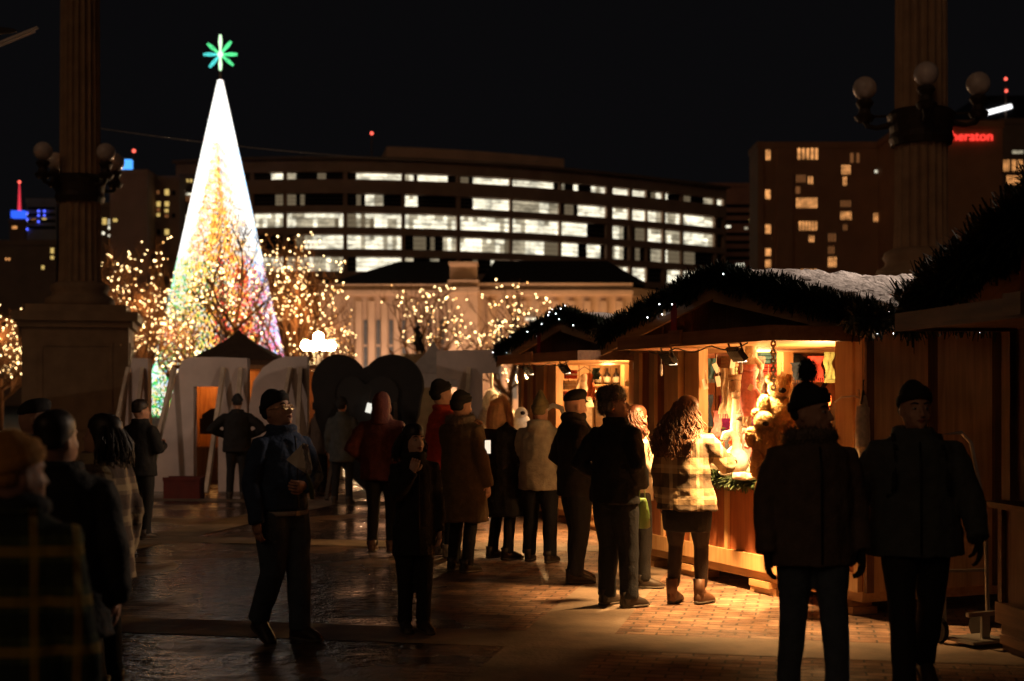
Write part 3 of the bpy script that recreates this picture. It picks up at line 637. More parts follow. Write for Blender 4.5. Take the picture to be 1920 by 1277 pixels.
# ------------------------------------------------------------------ street lamp with lit globes
D = 46.; x = (597-960)/F*D; rt = root('street_lamp', 'lit five globe street lamp glaring white above the dark heart', 'street lamp', (x, D, 0))
zt = CAMZ+(HOR-648)/F*D
mb = MB(); mb.tube([(0, 0, 0), (0, 0, .3), (0, 0, .35), (0, 0, zt-.3)], [.2, .16, .08, .05], 10)
for k in range(4):
    a = k*math.pi/2+.5; mb.tube([(0, 0, zt-.7), (.3*math.cos(a), .3*math.sin(a), zt-.62), (.42*math.cos(a), .42*math.sin(a), zt-.2)], .025, 6)
mb.build('post', iron, rt)
for k in range(5):
    a = k*math.pi/2+.5; c = (.42*math.cos(a), .42*math.sin(a), zt) if k < 4 else (0, 0, zt+.27)
    mb = MB(); mb.ell(c, .17, 14, 10); mb.build('lit_globe', glow('lamp_globe_lit', (1, .78, .42), 110), rt, True)
point((x, D-.8, zt+.1), 420, .3, (1, .7, .4), 'street_lamp_light')

# ------------------------------------------------------------------ giant letters seen from behind, with props
pan = mat('grey_painted_board', (.78, .66, .60), .75, var=.2, scale=2, bump=.15, bscale=8); prop = wood('prop_timber', (.85, .72, .55), (.65, .5, .36))
def panel_mesh(cx, D, polys, name, m, rt, t=.28):
    mb = MB()
    for i, pl in enumerate(polys):
        q = [((a-cx)/F*D, CAMZ+(HOR-b)/F*D) for a, b in pl]
        mb.prism(q, -t/2-i*.002, t/2+i*.002, 'xz')
    return mb.build(name, m, rt)
def giant(cx, D, polys, label, props, m=pan, name='giant_letter', cat='letter sign', group='giant standing letters seen from behind'):
    rt = root(name, label, cat, ((cx-960)/F*D, D, 0), 0, group)
    panel_mesh(cx, D, polys, 'board', m, rt)
    for (a, ya, b, yb) in props:
        p = MB(); p.bar(((a-cx)/F*D, -.17, CAMZ+(HOR-ya)/F*D), ((b-cx)/F*D, -.95, max(.03, CAMZ+(HOR-yb)/F*D)), .07, .09); p.build('prop', prop, rt)
    return rt
giant(252, 27, [[(246, 700), (252, 672), (281, 672), (281, 913), (228, 913)]], 'narrow slice of grey giant letter beside the left column pedestal', [(246, 690, 222, 905), (272, 690, 268, 905)])
giant(380, 25.6, [[(285, 921), (335, 700), (345, 676), (360, 670), (366, 670), (366, 921)], [(365, 670), (413, 670), (413, 725), (365, 725)], [(412, 670), (466, 672), (466, 921), (412, 921)]],
      'wide grey giant letter with a square opening, standing before the orange booth', [(331, 690, 300, 918), (423, 690, 408, 918), (455, 690, 452, 918)])
giant(525, 25.4, [[(470, 921), (470, 760), (478, 715), (495, 690), (515, 676), (535, 669), (578, 668), (578, 921)]], 'grey giant letter with a rounded shoulder, behind the man in glasses', [(548, 690, 520, 918), (566, 690, 568, 918)])
giant(875, 25.0, [[(819, 658), (935, 656), (935, 700), (905, 700), (905, 921), (857, 921), (857, 712), (819, 712)]], 'pale grey giant letter shaped like a T beside the far stall', [(880, 690, 872, 915)])
# heart
D = 24.2; hc = 694; rt = root('heart_sign', 'big black heart shaped board with two round lobes between the giant letters', 'heart sign', ((hc-960)/F*D, D, 0))
k = D/F
def hp(px, py): return ((px-hc)*k, CAMZ+(HOR-py)*k)
cx1, cx2, cy, rr = 637, 737, 722, 57
out = []
for i in range(0, 19):
    a = R(200)-R(200-32)*i/18; out.append(hp(cx1+50*math.cos(a), cy-rr*math.sin(a)))
for i in range(0, 19):
    a = R(142)-R(142+20)*i/18; out.append(hp(cx2+57*math.cos(a), cy-rr*math.sin(a)))
out += [hp(785, 780), hp(770, 820), hp(745, 865), hp(715, 905), hp(694, 925), hp(668, 900), hp(640, 870), hp(612, 830), hp(595, 785)]
mb = MB(); mb.prism(out[::-1], -.22, .22, 'xz'); mb.build('board', mat('heart_black', (.012, .010, .009), .85), rt)
mb = MB(); mb.prism([((a)*.55, 1.72-.25+(b-1.72+.25)*.55+.05) for a, b in out[::-1]], -.27, -.222, 'xz'); mb.build('raised_panel', mat('heart_black_inner', (.012, .010, .009), .7), rt)
for s in (-1, 1):
    mb = MB(); mb.bar((s*.45, -.3, 1.6), (s*.6, -1.1, .03), .06); mb.build('prop', iron, rt)
# small lit lantern hung on the heart
p = P(692, 765, 23.7); rt = root('lantern', 'small white lit lantern hanging in front of the black heart', 'lantern', p)
mb = MB(); mb.box((0, 0, 0), (.09, .08, .16), (0, R(15), 0)); mb.build('lantern_glass', glow('lantern_white', (1, .97, .85), .9), rt)
mb = MB(); mb.box((0, 0, .095), (.12, .11, .02), (0, R(15), 0)); mb.tube([(0, 0, .13), (.03, .05, .3)], .006, 5); mb.build('cap', iron, rt)

# ------------------------------------------------------------------ orange lit booth and tents behind the letters
D = 29.; k = D/F
ow = wood('booth_plank', (.50, .24, .08), (.33, .13, .04)); rt = root('market_booth', 'orange lit timber booth glimpsed through the giant letters', 'booth', ((480-960)*k, D, 0))
def bz(py): return CAMZ+(HOR-py)*k
def bx(px): return (px-480)*k
mb = MB(); mb.bb((bx(340), 1.6, 0), (bx(625), 1.7, 2.25)); mb.bb((bx(340), 0, 0), (bx(342), 1.59, 2.25)); mb.bb((bx(623), 0, 0), (bx(625), 1.59, 2.25)); mb.build('wall', ow, rt)
mb = MB(); mb.bb((bx(335), -.3, 2.26), (bx(630), 1.9, 2.34)); mb.build('roof', ow, rt)
mb = MB(); mb.bb((bx(345), 0, 0), (bx(620), .3, bz(838))); mb.build('counter', ow, rt)
mb = MB(); mb.bb((bx(366), .4, bz(815)), (bx(405), .5, bz(785)))
mb.prism([(bx(372), bz(815)), (bx(420), bz(815)), (bx(420), bz(775)), (bx(408), bz(766)), (bx(390), bz(766)), (bx(372), bz(778))], .32, .38, 'xz'); mb.build('menu_board', mat('menu_board_dark', (.04, .025, .02), .7), rt)
point((bx(395)+(480-960)*k, D+1.0, 2.05), 26, .1, (1, .45, .12), 'booth_light'); point((bx(590)+(480-960)*k, D+1.0, 1.9), 5, .1, (1, .5, .2), 'booth_light')
tent = mat('tent_canvas', (.26, .19, .15), .85, var=.15); tentp = mat('tent_canvas_pale', (.8, .74, .7), .85, var=.15)
def ptent(apx, apy, x0, x1, yb, D, m, label, h=.5):
    k = D/F; rt = root('peaked_tent', label, 'tent', ((apx-960)*k, D, 0)); hw = (x1-x0)*k/2; ox = ((x0+x1)/2-apx)*k; z0 = CAMZ+(HOR-yb)*k; z1 = CAMZ+(HOR-apy)*k
    mb = MB(); rings = []
    for t in (0, .12, .3, .6, .85, 1):
        s = (1-t)**1.35; z = z0+(z1-z0)*t; w_ = hw*s+.03; o = ox*(1-t)
        rings.append([(o-w_, -w_, z), (o+w_, -w_, z), (o+w_, w_, z), (o-w_, w_, z)])
    mb.loft(rings); mb.build('canopy', m, rt)
    mb = MB(); mb.bb((ox-hw, -hw, z0-.3), (ox+hw, -hw+.02, z0)); mb.build('valance', m, rt)
    for sx in (-1, 1):
        for sy in (-1, 1): mb = MB(); mb.tube([(ox+sx*hw*.97, sy*hw*.95, 0), (ox+sx*hw*.97, sy*hw*.95, z0-.01)], .03, 6); mb.build('pole', iron, rt)
ptent(447, 619, 372, 535, 676, 33, tent, 'dark peaked tent canopy rising behind the giant letters')
ptent(812, 642, 765, 862, 700, 30, tentp, 'pale peaked tent top between the heart and the T shaped letter')
# red crate
D = 24.5; p = P(360, 900, D); rt = root('red_crate', 'dark red crate at the foot of the wide grey giant letter', 'crate', (p.x, D-.6, 0))
mb = MB(); mb.bb((-.3, -.2, 0), (.3, .2, .04)); 
for s in (-1, 1): mb.bb((s*.3, -.2, .04), (s*.28, .2, .34)); mb.bb((-.28, s*.2, .04), (.28, s*.18, .34))
mb.build('crate_body', mat('dull_red', (.12, .015, .01), .7), rt)
mb = MB(); mb.bb((-.31, -.21, .3), (.31, -.2, .36)); mb.bb((-.31, .2, .3), (.31, .21, .36)); mb.build('rim', MATS['dull_red'], rt)
# bronze statue behind the heart: rearing horse with rider on a plinth
D = 60.; k = D/F; rt = root('bronze_statue', 'dark bronze statue of a rider on a rearing horse, silhouetted before the library', 'statue', ((784-960)*k, D, 0))
z0 = CAMZ+(HOR-664)*k
mb = MB(); mb.bb((-.55, -.45, 0), (.75, .45, z0-.1)); mb.bb((-.62, -.52, z0-.1), (.82, .52, z0)); mb.build('plinth', stone, rt)
mb = MB(); q = lambda a, b: Vector(((a-784)*k, 0, CAMZ+(HOR-b)*k))
mb.tube([q(789, 658), q(785, 646), q(783, 634)], [.17, .2, .15], 8); mb.tube([q(783, 636), q(782, 625), q(778, 617), q(774, 620)], [.14, .1, .08, .05], 8)
for yy in (-.1, .1):
    mb.tube([q(789, 654)+Vector((0, yy, 0)), q(793, 659)+Vector((0, yy, 0)), q(789, 664)+Vector((0, yy, 0))], [.1, .06, .05], 6)
    mb.tube([q(783, 640)+Vector((0, yy, 0)), q(776, 641)+Vector((0, yy, 0)), q(774, 647)+Vector((0, yy, 0))], [.07, .05, .04], 6)
mb.tube([q(790, 656), q(796, 655), q(797, 662)], [.05, .05, .02], 6)
mb.tube([q(787, 642), q(788, 630), q(786, 622)], [.11, .13, .08], 8); mb.ell(q(785, 614), .1); mb.tube([q(787, 627), q(783, 612), q(782, 604)], [.05, .04, .03], 6)
mb.build('figure', mat('dark_bronze', (.05, .035, .02), .45, .8), rt, True, mods={'voxel': .035, 'smooth': 2})
# overhead cable
mb = MB(); a = P(150, 235, 45); b = P(1010, 303, 58); mb.tube([a+(b-a)*t+Vector((0, 0, -1.0*4*t*(1-t)*.35)) for t in [i/16 for i in range(17)]], .012, 5)
tag(mb.build('overhead_cable', mat('cable_grey', (.25, .2, .17), .6)), 'thin slack cable strung across the night sky above the buildings', 'cable')
# slanted banner arm at the upper left
p = P(20, 72, 22); rt = root('lamp_arm', 'slanted lamp arm sticking in at the top left corner', 'lamp arm', p, 0)
mb = MB(); d = Vector((.42, 0, .17)); mb.bar(-d*1.5, d, .07, .03); mb.bar(-d*1.5+Vector((0, 0, -.05)), d*.9+Vector((0, 0, -.045)), .03, .03); mb.build('arm', mat('dull_steel', (.4, .34, .3), .4, .3), rt)
mb = MB(); mb.ell((-.2, 0, .12), (.3, .12, .05), 12, 6); mb.build('lamp_head', iron, rt)

# unseen lamp post added past the right edge to brighten the roof snow
rt = root('street_lamp', 'tall lamp added to light the roof snow, outside the right edge of the view', 'street lamp', (7.6, 14.0, 0))
mb = MB(); mb.tube([(0, 0, 0), (0, 0, .5), (0, 0, 4.3), (-.2, 0, 4.7), (-.8, 0, 4.8)], [.12, .08, .06, .05, .04], 10); mb.build('post', iron, rt)
mb = MB(); mb.ell((-.95, 0, 4.72), (.28, .14, .07), 14, 8); mb.build('lamp_head', glow('added_lamp_lit', (1, .8, .6), 4), rt, True)
spot((6.65, 14.0, 4.5), (2.6, 14.0, 2.3), 900, R(125), .7, .15, (1, .74, .54))

rt = root('street_lamp', 'lamp added beyond the left edge of the view to light the giant letters', 'street lamp', (-10.6, 18.5, 0))  # unseen lamp post, added to brighten the letter boards
mb = MB(); mb.tube([(0, 0, 0), (0, 0, .5), (0, 0, 4.3)], [.12, .07, .05], 10); mb.build('post', iron, rt)
mb = MB(); mb.ell((0, 0, 4.52), (.2, .2, .22), 14, 8); mb.build('lamp_head', MATS['added_lamp_lit'], rt, True)
spot((-10.2, 18.2, 4.5), (-3.5, 25, 1.0), 300, R(62), .6, .15, (1, .68, .5))
# ================================================================== market stalls
pine = wood('pine_vertical', (.62, .38, .18), (.50, .27, .11)); pineh = wood('pine_horizontal', (.60, .36, .17), (.46, .25, .10), axis=0)
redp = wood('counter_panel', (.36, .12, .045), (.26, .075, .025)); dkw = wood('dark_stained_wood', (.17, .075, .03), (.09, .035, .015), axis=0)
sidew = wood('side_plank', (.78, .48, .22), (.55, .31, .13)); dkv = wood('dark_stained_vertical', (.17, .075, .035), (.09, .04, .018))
snow = mat('roof_snow', (.74, .70, .72), .8, var=.15, scale=6, bump=.8, bscale=22)
black = mat('black_metal', (.012, .012, .012), .45, .3)
needle = mat('garland_needle', (.014, .024, .013), .8, var=.4, scale=20); needle2 = mat('garland_needle_light', (.05, .085, .03), .8, var=.4, scale=20)
chip = glow('fairy_white', (.9, .95, 1), 9)

def garland(name, label, paths, rad, n, parent_loc, rz, lights=30, mt=None, ln=.09, group=None, cat='garland'):
    rt = root(name, label, cat, parent_loc, rz, group)
    mb = MB(); lt = MB()
    segs = []
    for path in paths:
        for a, b in zip(path, path[1:]): segs.append((Vector(a), Vector(b)))
    tot = sum((b-a).length for a, b in segs)
    for a, b in segs:
        d = (b-a); L0 = d.length; x, y = frame(d); d = d.normalized(); k = int(n*L0/tot)
        mb.tube([a+d*(L0*t)+Vector((0, 0, -.02*math.sin(t*9))) for t in [i/8 for i in range(9)]], rad*.45, 7)
        for _ in range(k):
            t = rnd.random(); an = rnd.uniform(0, 6.283); lump = .75+.4*mnoise.noise((a+d*L0*t)*2.5)
            o = (x*math.cos(an)+y*math.sin(an)); p = a+d*L0*t+o*rad*rnd.uniform(.1, .8)*lump
            dd = (o+d*rnd.uniform(-.9, .9)+Vector((0, 0, rnd.uniform(-.5, .35)))).normalized(); e = p+dd*ln*rnd.uniform(.6, 1.4)
            s = frame(dd)[0]*ln*.13; mb.add([p-s, p+s, e+s*.4, e-s*.4], [(0, 1, 2, 3)])
        for _ in range(int(lights*L0/tot)):
            t = rnd.random(); an = rnd.uniform(0, 6.283); o = (x*math.cos(an)+y*math.sin(an))
            lt.octa(a+d*L0*t+o*rad*1.05, .008)
    mb.build('foliage', mt or needle, rt)
    if lights: lt.build('fairy_lights', chip, rt)
    return rt

STALLS = {}
def SW(k, x, y, z):
    ox, oy, a = STALLS[k]; c, s = math.cos(a), math.sin(a); return Vector((ox+x*c-y*s, oy+x*s+y*c, z))
def stall(key, ox, oy, ang, label, roof='snow', dark=False, apex=2.75, over=.16, awn=(0.0, 2.5), watts=260, inner=60, fx=(.67, 1.82), gl=34, grad=.15, gn=5200):
    a = R(ang); STALLS[key] = (ox, oy, a)
    rt = root('market_stall', label, 'market stall', (ox, oy, 0), a, 'wooden christmas market stalls')
    W, Dp = 3.9, 2.5; B = lambda: MB()
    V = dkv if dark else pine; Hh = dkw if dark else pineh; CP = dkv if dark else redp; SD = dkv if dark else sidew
    mb = B(); mb.bb((0, -Dp, .12), (W, 0, .2)); mb.build('floor', Hh, rt)
    for i, x in enumerate((.15, 1.25, 2.6, 3.5)):
        mb = B(); mb.bb((x, -.25, 0), (x+.42, -.02, .06)); mb.bb((x+.03, -.22, .062), (x+.36, .03, .118)); mb.build('skid_block', Hh, rt)
    # counter front with battens
    mb = B(); mb.bb((.02, -.05, .2), (W-.02, 0, .98)); mb.build('counter_front', CP, rt)
    mb = B()
    for x in (.02, .66, 1.32, 1.98, 2.62, 3.2, 3.84): mb.bb((x, .002, .34), (x+.055, .028, .975))
    mb.bb((.0, .002, .2), (W, .045, .338)); mb.build('batten', V if not dark else Hh, rt)
    mb = B(); mb.bb((.13, -.32, .982), (W-.02, .16, 1.02)); mb.build('counter_top', Hh, rt)
    # posts
    for x0, x1 in ((0, .09), (.13, .36), (2.55, 2.82), (2.9, 3.18), (3.45, 3.56), (3.78, 3.9)):
        mb = B(); mb.bb((x0, -.1, 1.022), (x1, -.001 if x0 != 2.9 else .03, 2.16)); mb.build('post', V, rt)
    mb = B(); mb.bb((2.823, -.07, 1.022), (2.899, -.04, 2.16)); mb.bb((3.181, -.07, 1.022), (3.449, -.04, 2.16)); mb.bb((3.561, -.07, 1.022), (3.779, -.04, 2.16)); mb.build('front_panel', CP, rt)
    mb = B(); mb.bb((-.02, -.12, 2.161), (W+.02, .03, 2.3)); mb.build('header_beam', Hh, rt)
    # gable boards
    m = apex-.06; mb = B(); n = 13
    zt = lambda x: 2.27+(m-2.27)*(1-abs(x-W/2)/(W/2+.3))
    for i in range(n):
        x0 = W*i/n; x1 = W*(i+1)/n-.008
        mb.prism([(x0, 2.302), (x1, 2.302), (x1, zt(x1)), (x0, zt(x0))], -.06, -.02+(i % 2)*.003, 'xz')
    mb.build('gable', dkv, rt)
    # side and back walls of vertical planks
    def planks(fixed, along, lo, hi, nm, mtl, n, zt0=2.26):
        mb = B()
        for i in range(n):
            p = lo+(hi-lo)*i/n+.004; q = lo+(hi-lo)*(i+1)/n-.006; j = (i % 3)*.004
            if along == 'y': mb.bb((fixed-.035-j, p, .2), (fixed-j, q, zt0))
            else: mb.bb((p, fixed-.035-j, .2), (q, fixed-j, zt0))
        mb.build(nm, mtl, rt)
    planks(.0, 'y', -Dp, -.0, 'side_wall', SD, 4)
    mb = B(); 
    for y in (-.02, -.62, -1.25, -1.88, -2.48): mb.bb((-.075, y-.035, .2), (-.046, y+.035, 2.26))
    mb.build('side_batten', dkv, rt)
    planks(W+.035, 'y', -Dp, -.11, 'side_wall', pine if key == 'B' else CP, 14)
    planks(-Dp, 'x', .0, W, 'back_wall', pine if key == 'B' else CP, 16)
    mb = B(); mb.bb((.0, -Dp+.001, 2.166), (W, -.121, 2.186)); mb.build('ceiling', Hh, rt)
    # roof slabs
    mb = B(); yb, yf = -Dp-.25, over; ex = .38
    for sgn in (-1, 1):
        xe = -ex if sgn < 0 else W+ex; xm = W/2; ze = 2.30
        mb.prism([(xe, ze-.04), (xm, apex-.04), (xm, apex), (xe, ze)] if sgn < 0 else [(xm, apex-.04), (xe, ze-.04), (xe, ze), (xm, apex)], yb, yf, 'xz')
    mb.build('roof', Hh, rt)
    mb = B()
    for sgn in (-1, 1):
        xe = -ex if sgn < 0 else W+ex; xm = W/2+sgn*.0; ze = 2.30
        q = [(xe, ze-.16), (xm, apex-.19), (xm, apex+.01), (xe, ze+.01)]
        if sgn > 0: q = [(xm, apex-.16), (xe, ze-.16), (xe, ze+.01), (xm, apex+.01)]
        mb.prism(q, yf+.001, yf+.032, 'xz')
    mb.build('fascia', pineh if not dark else dkw, rt)
    if roof == 'snow':
        mb = B(); r2 = random.Random(5)
        nx, ny = 90, 64; grid = []
        for i in range(nx+1):
            x = -ex-.04+(W+2*ex+.08)*i/nx
            for j in range(ny+1):
                y = yb+(yf-yb-.1)*j/ny; base = apex-(apex-2.3)*abs(x-W/2)/(W/2+ex)
                ed = min(1, min(i, nx-i)/3.0, min(j, ny-j)/3.0)**.5
                hh = (.10+.05*mnoise.noise(Vector((x*1.3, y*1.3, 3)))+.025*mnoise.noise(Vector((x*4.5, y*4.5, 1)))+.035*max(0, mnoise.noise(Vector((x*9, y*9, 8))))+.03*max(0, mnoise.noise(Vector((x*19, y*19, 4)))))*ed
                grid.append((x+.03*mnoise.noise(Vector((y*6, i, 0))), y, base+.004+hh))
        fs = [(i*(ny+1)+j, (i+1)*(ny+1)+j, (i+1)*(ny+1)+j+1, i*(ny+1)+j+1) for i in range(nx) for j in range(ny)]
        mb.add(grid, fs); struct_ = mb.build('snow_cover', snow, rt, True)
    else:
        wh = mat('striped_canvas_pale', (.62, .52, .52), .8, var=.15); rd = mat('striped_canvas_red', (.36, .08, .07), .8, var=.15)
        mb = B(); n = 13
        for sgn in (-1, 1):
            for i in range(n):
                y0 = yb+(yf-yb)*i/n; y1 = yb+(yf-yb)*(i+1)/n
                xe = -ex-.02 if sgn < 0 else W+ex+.02
                mb.add([(xe, y0, 2.31), (xe, y1, 2.31), (W/2, y1, apex+.012), (W/2, y0, apex+.012)], [(0, 1, 2, 3)] if sgn < 0 else [(3, 2, 1, 0)], i % 4 == 1)
        mb.build('canvas_cover', [wh, rd], rt)
        mb = B(); mb.tube([(W/2, yb+(yf-yb)*t, apex+.03+.012*math.sin(t*40)) for t in [i/20 for i in range(21)]], .045, 6); mb.build('ridge_snow', snow, rt)
    # raised hatch
    a0, a1 = awn
    mb = B(); mb.bb((a0, .035, 2.16), (a1, .82, 2.185)); mb.build('hatch', Hh if dark else pineh, rt)
    mb = B(); mb.bb((a0-.03, .822, 2.135), (a1+.03, .86, 2.25)); mb.bb((a0-.03, .04, 2.137), (a0-.001, .821, 2.25)); mb.bb((a1+.001, .04, 2.137), (a1+.03, .821, 2.25))
    mb.bb((a0+1.3, .861, 2.15), (a0+1.5, .89, 2.27)); mb.build('hatch_frame', Hh if dark else wood('hatch_frame_wood', (.42, .2, .08), (.3, .13, .05), axis=0), rt)
    # inner shelf and post
    mb = B(); mb.bb((3.5, -2.4, 1.86), (3.86, -.95, 1.885)); mb.build('shelf', pineh, rt)
    mb = B(); 
    for y in (-1.15, -2.1): mb.bar((3.86, y, 1.6), (3.55, y, 1.855), .03)
    mb.build('shelf_bracket', black, rt)
    mb = B(); mb.bb((3.25, -1.5, .2), (3.37, -1.38, 2.26)); mb.build('inner_post', pine, rt)
    # flood lamps on the hatch edge
    for i, x in enumerate(fx if not dark else ()):
        f = root('flood_lamp', '', 'flood lamp', SW(key, x, .74, 2.12), a, 'black flood lamps clamped under the hatch edges'); FLOODS.append((key, i, f))
        m_ = B(); rot = Euler((R(-38), 0, 0)).to_matrix()
        m_.box((0, -.03, -.075), (.17, .05, .10), rot); 
        for q in range(6): m_.box((-.07+.028*q, .003, -.052), (.006, .03, .09), rot)
        m_.build('housing', black, f)
        m_ = B(); m_.bar((-.092, 0, .02), (-.092, -.03, -.07), .012); m_.bar((.092, 0, .02), (.092, -.03, -.07), .012); m_.bar((-.098, 0, .022), (.098, 0, .022), .014); m_.build('yoke', black, f)
        m_ = B(); m_.box((0, -.052, -.10), (.14, .004, .075), rot); m_.build('lens', glow('flood_lens', (1, .8, .5), 4), f)
        spot(SW(key, x, .68, 1.98), (SW(key, x, .30, 0) if (key, i) != ('B', 1) else P(925, 775, 18.0)), watts, R(118 if (key, i) != ('B', 1) else 155), .95, .05)
    if not dark:
        c = MB(); pts = []
        for q in range(25):
            t = q/24; x = fx[0]-.3+(fx[1]-fx[0]+.5)*t; pts.append((x, .8, 2.13-.045*abs(math.sin(t*9))))
        c.tube(pts, .006, 5); c.build('lamp_cable', black, rt)
        point(SW(key, 1.3, -.55, 1.74), inner, .12)  # added fill lights without fixtures, brighten the stall inside and hatch underside
        point(SW(key, 3.2, -1.1, 2.12), inner*.30, .1)
    # ribbon
    mb = B(); mb.bb((2.62, over+.035, 2.2), (2.72, over+.045, 2.72))
    mb.build('ribbon', mat('red_ribbon', (.30, .015, .01), .6), rt)
    return rt
FLOODS = []
stall('A', 2.71, 11.0, 112, 'nearer lit wooden stall with a snow covered roof and a hatch raised over plush toys', watts=900, inner=125)
stall('B', 1.55, 16.9, 112, 'farther lit wooden stall with a striped pale and red canvas roof', roof='canvas', watts=430, inner=105)
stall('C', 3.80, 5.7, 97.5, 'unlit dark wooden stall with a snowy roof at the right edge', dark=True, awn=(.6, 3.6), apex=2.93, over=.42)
for key, i, f in FLOODS:
    f['label'] = {('A', 0): 'black flood lamp under the nearer hatch, right one close to the hanging fleece', ('A', 1): 'black flood lamp under the nearer hatch, left one beside the double posts',
                  ('B', 0): 'black flood lamp under the farther hatch, right one above the flat cap', ('B', 1): 'black flood lamp under the farther hatch, left one above the fur hood'}[(key, i)]
for key, lb, rad, n, lts in (('A', 'dark evergreen garland with white fairy lights on the gable of the nearer snowy stall', .125, 12000, 16), ('B', 'dark evergreen garland with white fairy lights on the gable of the striped roof stall', .11, 9000, 46),
                             ('C', 'big dark unlit evergreen garland heaped on the gable of the right edge stall', .23, 9000, 0)):
    ox, oy, a = STALLS[key]; W = 3.9
    go = .17 if key != 'C' else .47; ga = 2.80 if key != 'C' else 2.95; gb = 2.31 if key != 'C' else 2.27
    garland('evergreen_garland', lb, [[(-.42, go, gb-.02), (.9, go, (gb*1.05+ga*1.32)/2.37), (1.95, go, ga)], [(1.95, go, ga), (3.0, go, (gb*1.05+ga*1.32)/2.37+.02), (4.32, go, gb+.03)]], rad, n, (ox, oy, 0), a, lts, ln=.085 if key != 'C' else .12, group='evergreen garlands along the stall gables')
# side garland continuing along the near eave of stall A
ox, oy, a = STALLS['A']
garland('evergreen_garland', 'dark evergreen garland running along the near eave under the snow', [[(-.42, .4, 2.28), (-.46, -.6, 2.3), (-.46, -2.5, 2.3)]], .1, 2600, (ox, oy, 0), a, 10, ln=.09, group='evergreen garlands along the stall gables')
garland('counter_greenery', 'fresh green conifer sprigs lining the edge of the nearer stall counter', [[(.14, .16, .99), (2.6, .16, .99)]], .075, 3600, (ox, oy, 0), a, 0, needle2, .07, cat='greenery')

# ------------------------------------------------------------------ goods
def col(n, c, **k): return mat(n, c, **{**dict(rough=.9, var=.3, scale=25, bump=.3, bscale=70), **k})
fab = {'red': col('knit_red', (.42, .05, .04)), 'green': col('knit_green', (.12, .14, .05)), 'teal': col('knit_teal', (.08, .2, .24)), 'grey': col('knit_grey', (.22, .2, .18)), 'brown': col('knit_brown', (.25, .16, .09)), 'cream': col('knit_cream', (.62, .5, .36)),
       'navy': col('knit_navy', (.03, .05, .09)), 'pink': col('knit_pink', (.6, .22, .22)), 'rust': col('knit_rust', (.5, .13, .05)), 'black': col('knit_black', (.02, .02, .022))}
def fold_mesh():
    mb = MB(); prof = [(-.11, -.018), (.1, -.02), (.118, -.01), (.12, .004), (.112, .016), (.09, .02), (-.11, .018), (-.12, 0)]
    mb.prism([(x, z) for x, z in prof], -.15, .15, 'xz'); return mb
def stack(key, x, y, z, n, c, label, group):
    first = None
    for i in range(n):
        if first is None:
            o = fold_mesh().build('folded_scarf', fab[c], smooth=False); first = o
        else:
            o = first.copy(); COL.objects.link(o)
        o.location = SW(key, x+rnd.uniform(-.008, .008), y+rnd.uniform(-.01, .01), z+.021+i*.0415); o.rotation_euler = (0, 0, STALLS[key][2]+R(180)+rnd.uniform(-.04, .04))
        tag(o, label, 'folded scarf', group)
stack('A', 3.66, -1.1, 1.885, 3, 'green', 'dark green folded scarf in the left stack on the high stall shelf', 'green folded scarves on the shelf')
stack('A', 3.66, -1.1, 2.01, 3, 'brown', 'brown patterned folded scarf on top of the green scarves', 'brown folded scarves on the shelf')
stack('A', 3.66, -1.44, 1.885, 4, 'red', 'red folded scarf in the second stack on the high stall shelf', 'red folded scarves on the shelf')
stack('A', 3.66, -1.44, 2.052, 3, 'teal', 'teal folded scarf on top of the red scarves', 'teal folded scarves on the shelf')
stack('A', 3.66, -1.8, 1.885, 3, 'teal', 'teal folded scarf under the black bag, right part of the shelf', 'teal folded scarves right of the post')
stack('A', 3.66, -2.15, 1.885, 2, 'navy', 'navy folded scarf under the red knot of cloth at the shelf end', 'navy folded scarves at the shelf end')
o = MB(); o.ell((0, 0, .07), (.1, .17, .08), 12, 8); o = o.build('black_bag', fab['black'], smooth=True, mods={'voxel': .02, 'disp': .02}); o.location = SW('A', 3.64, -1.8, 2.01); tag(o, 'black cloth bundle lying on teal scarves beside the chain', 'cloth bundle')
o = MB()
for q in range(5): o.tube([(0, -.15+.07*q, 0), (.03, -.13+.07*q, .07), (0, -.08+.07*q, .02)], .03, 8)
o = o.build('red_cloth', fab['rust'], smooth=True, mods={'voxel': .014, 'disp': .01}); o.location = SW('A', 3.62, -2.12, 1.98); tag(o, 'orange red knotted scarf heaped at the right end of the shelf', 'scarf')
# low shelf goods on counter back
def blob(name, c, pts, label, cat, key=None, loc=None, disp=.012, vox=.014, grp=None, rz=0, smooth=2):
    mb = MB()
    for p in pts:
        if len(p) == 2: mb.ell(p[0], p[1], 14, 9)
        else: mb.tube(p[0], p[1], 8)
    o = mb.build(name, c if not isinstance(c, str) else fab[c], smooth=True, mods={'voxel': vox, 'smooth': smooth, 'disp': disp}); o.location = loc; o.rotation_euler = (0, 0, rz); tag(o, label, cat, grp); return o
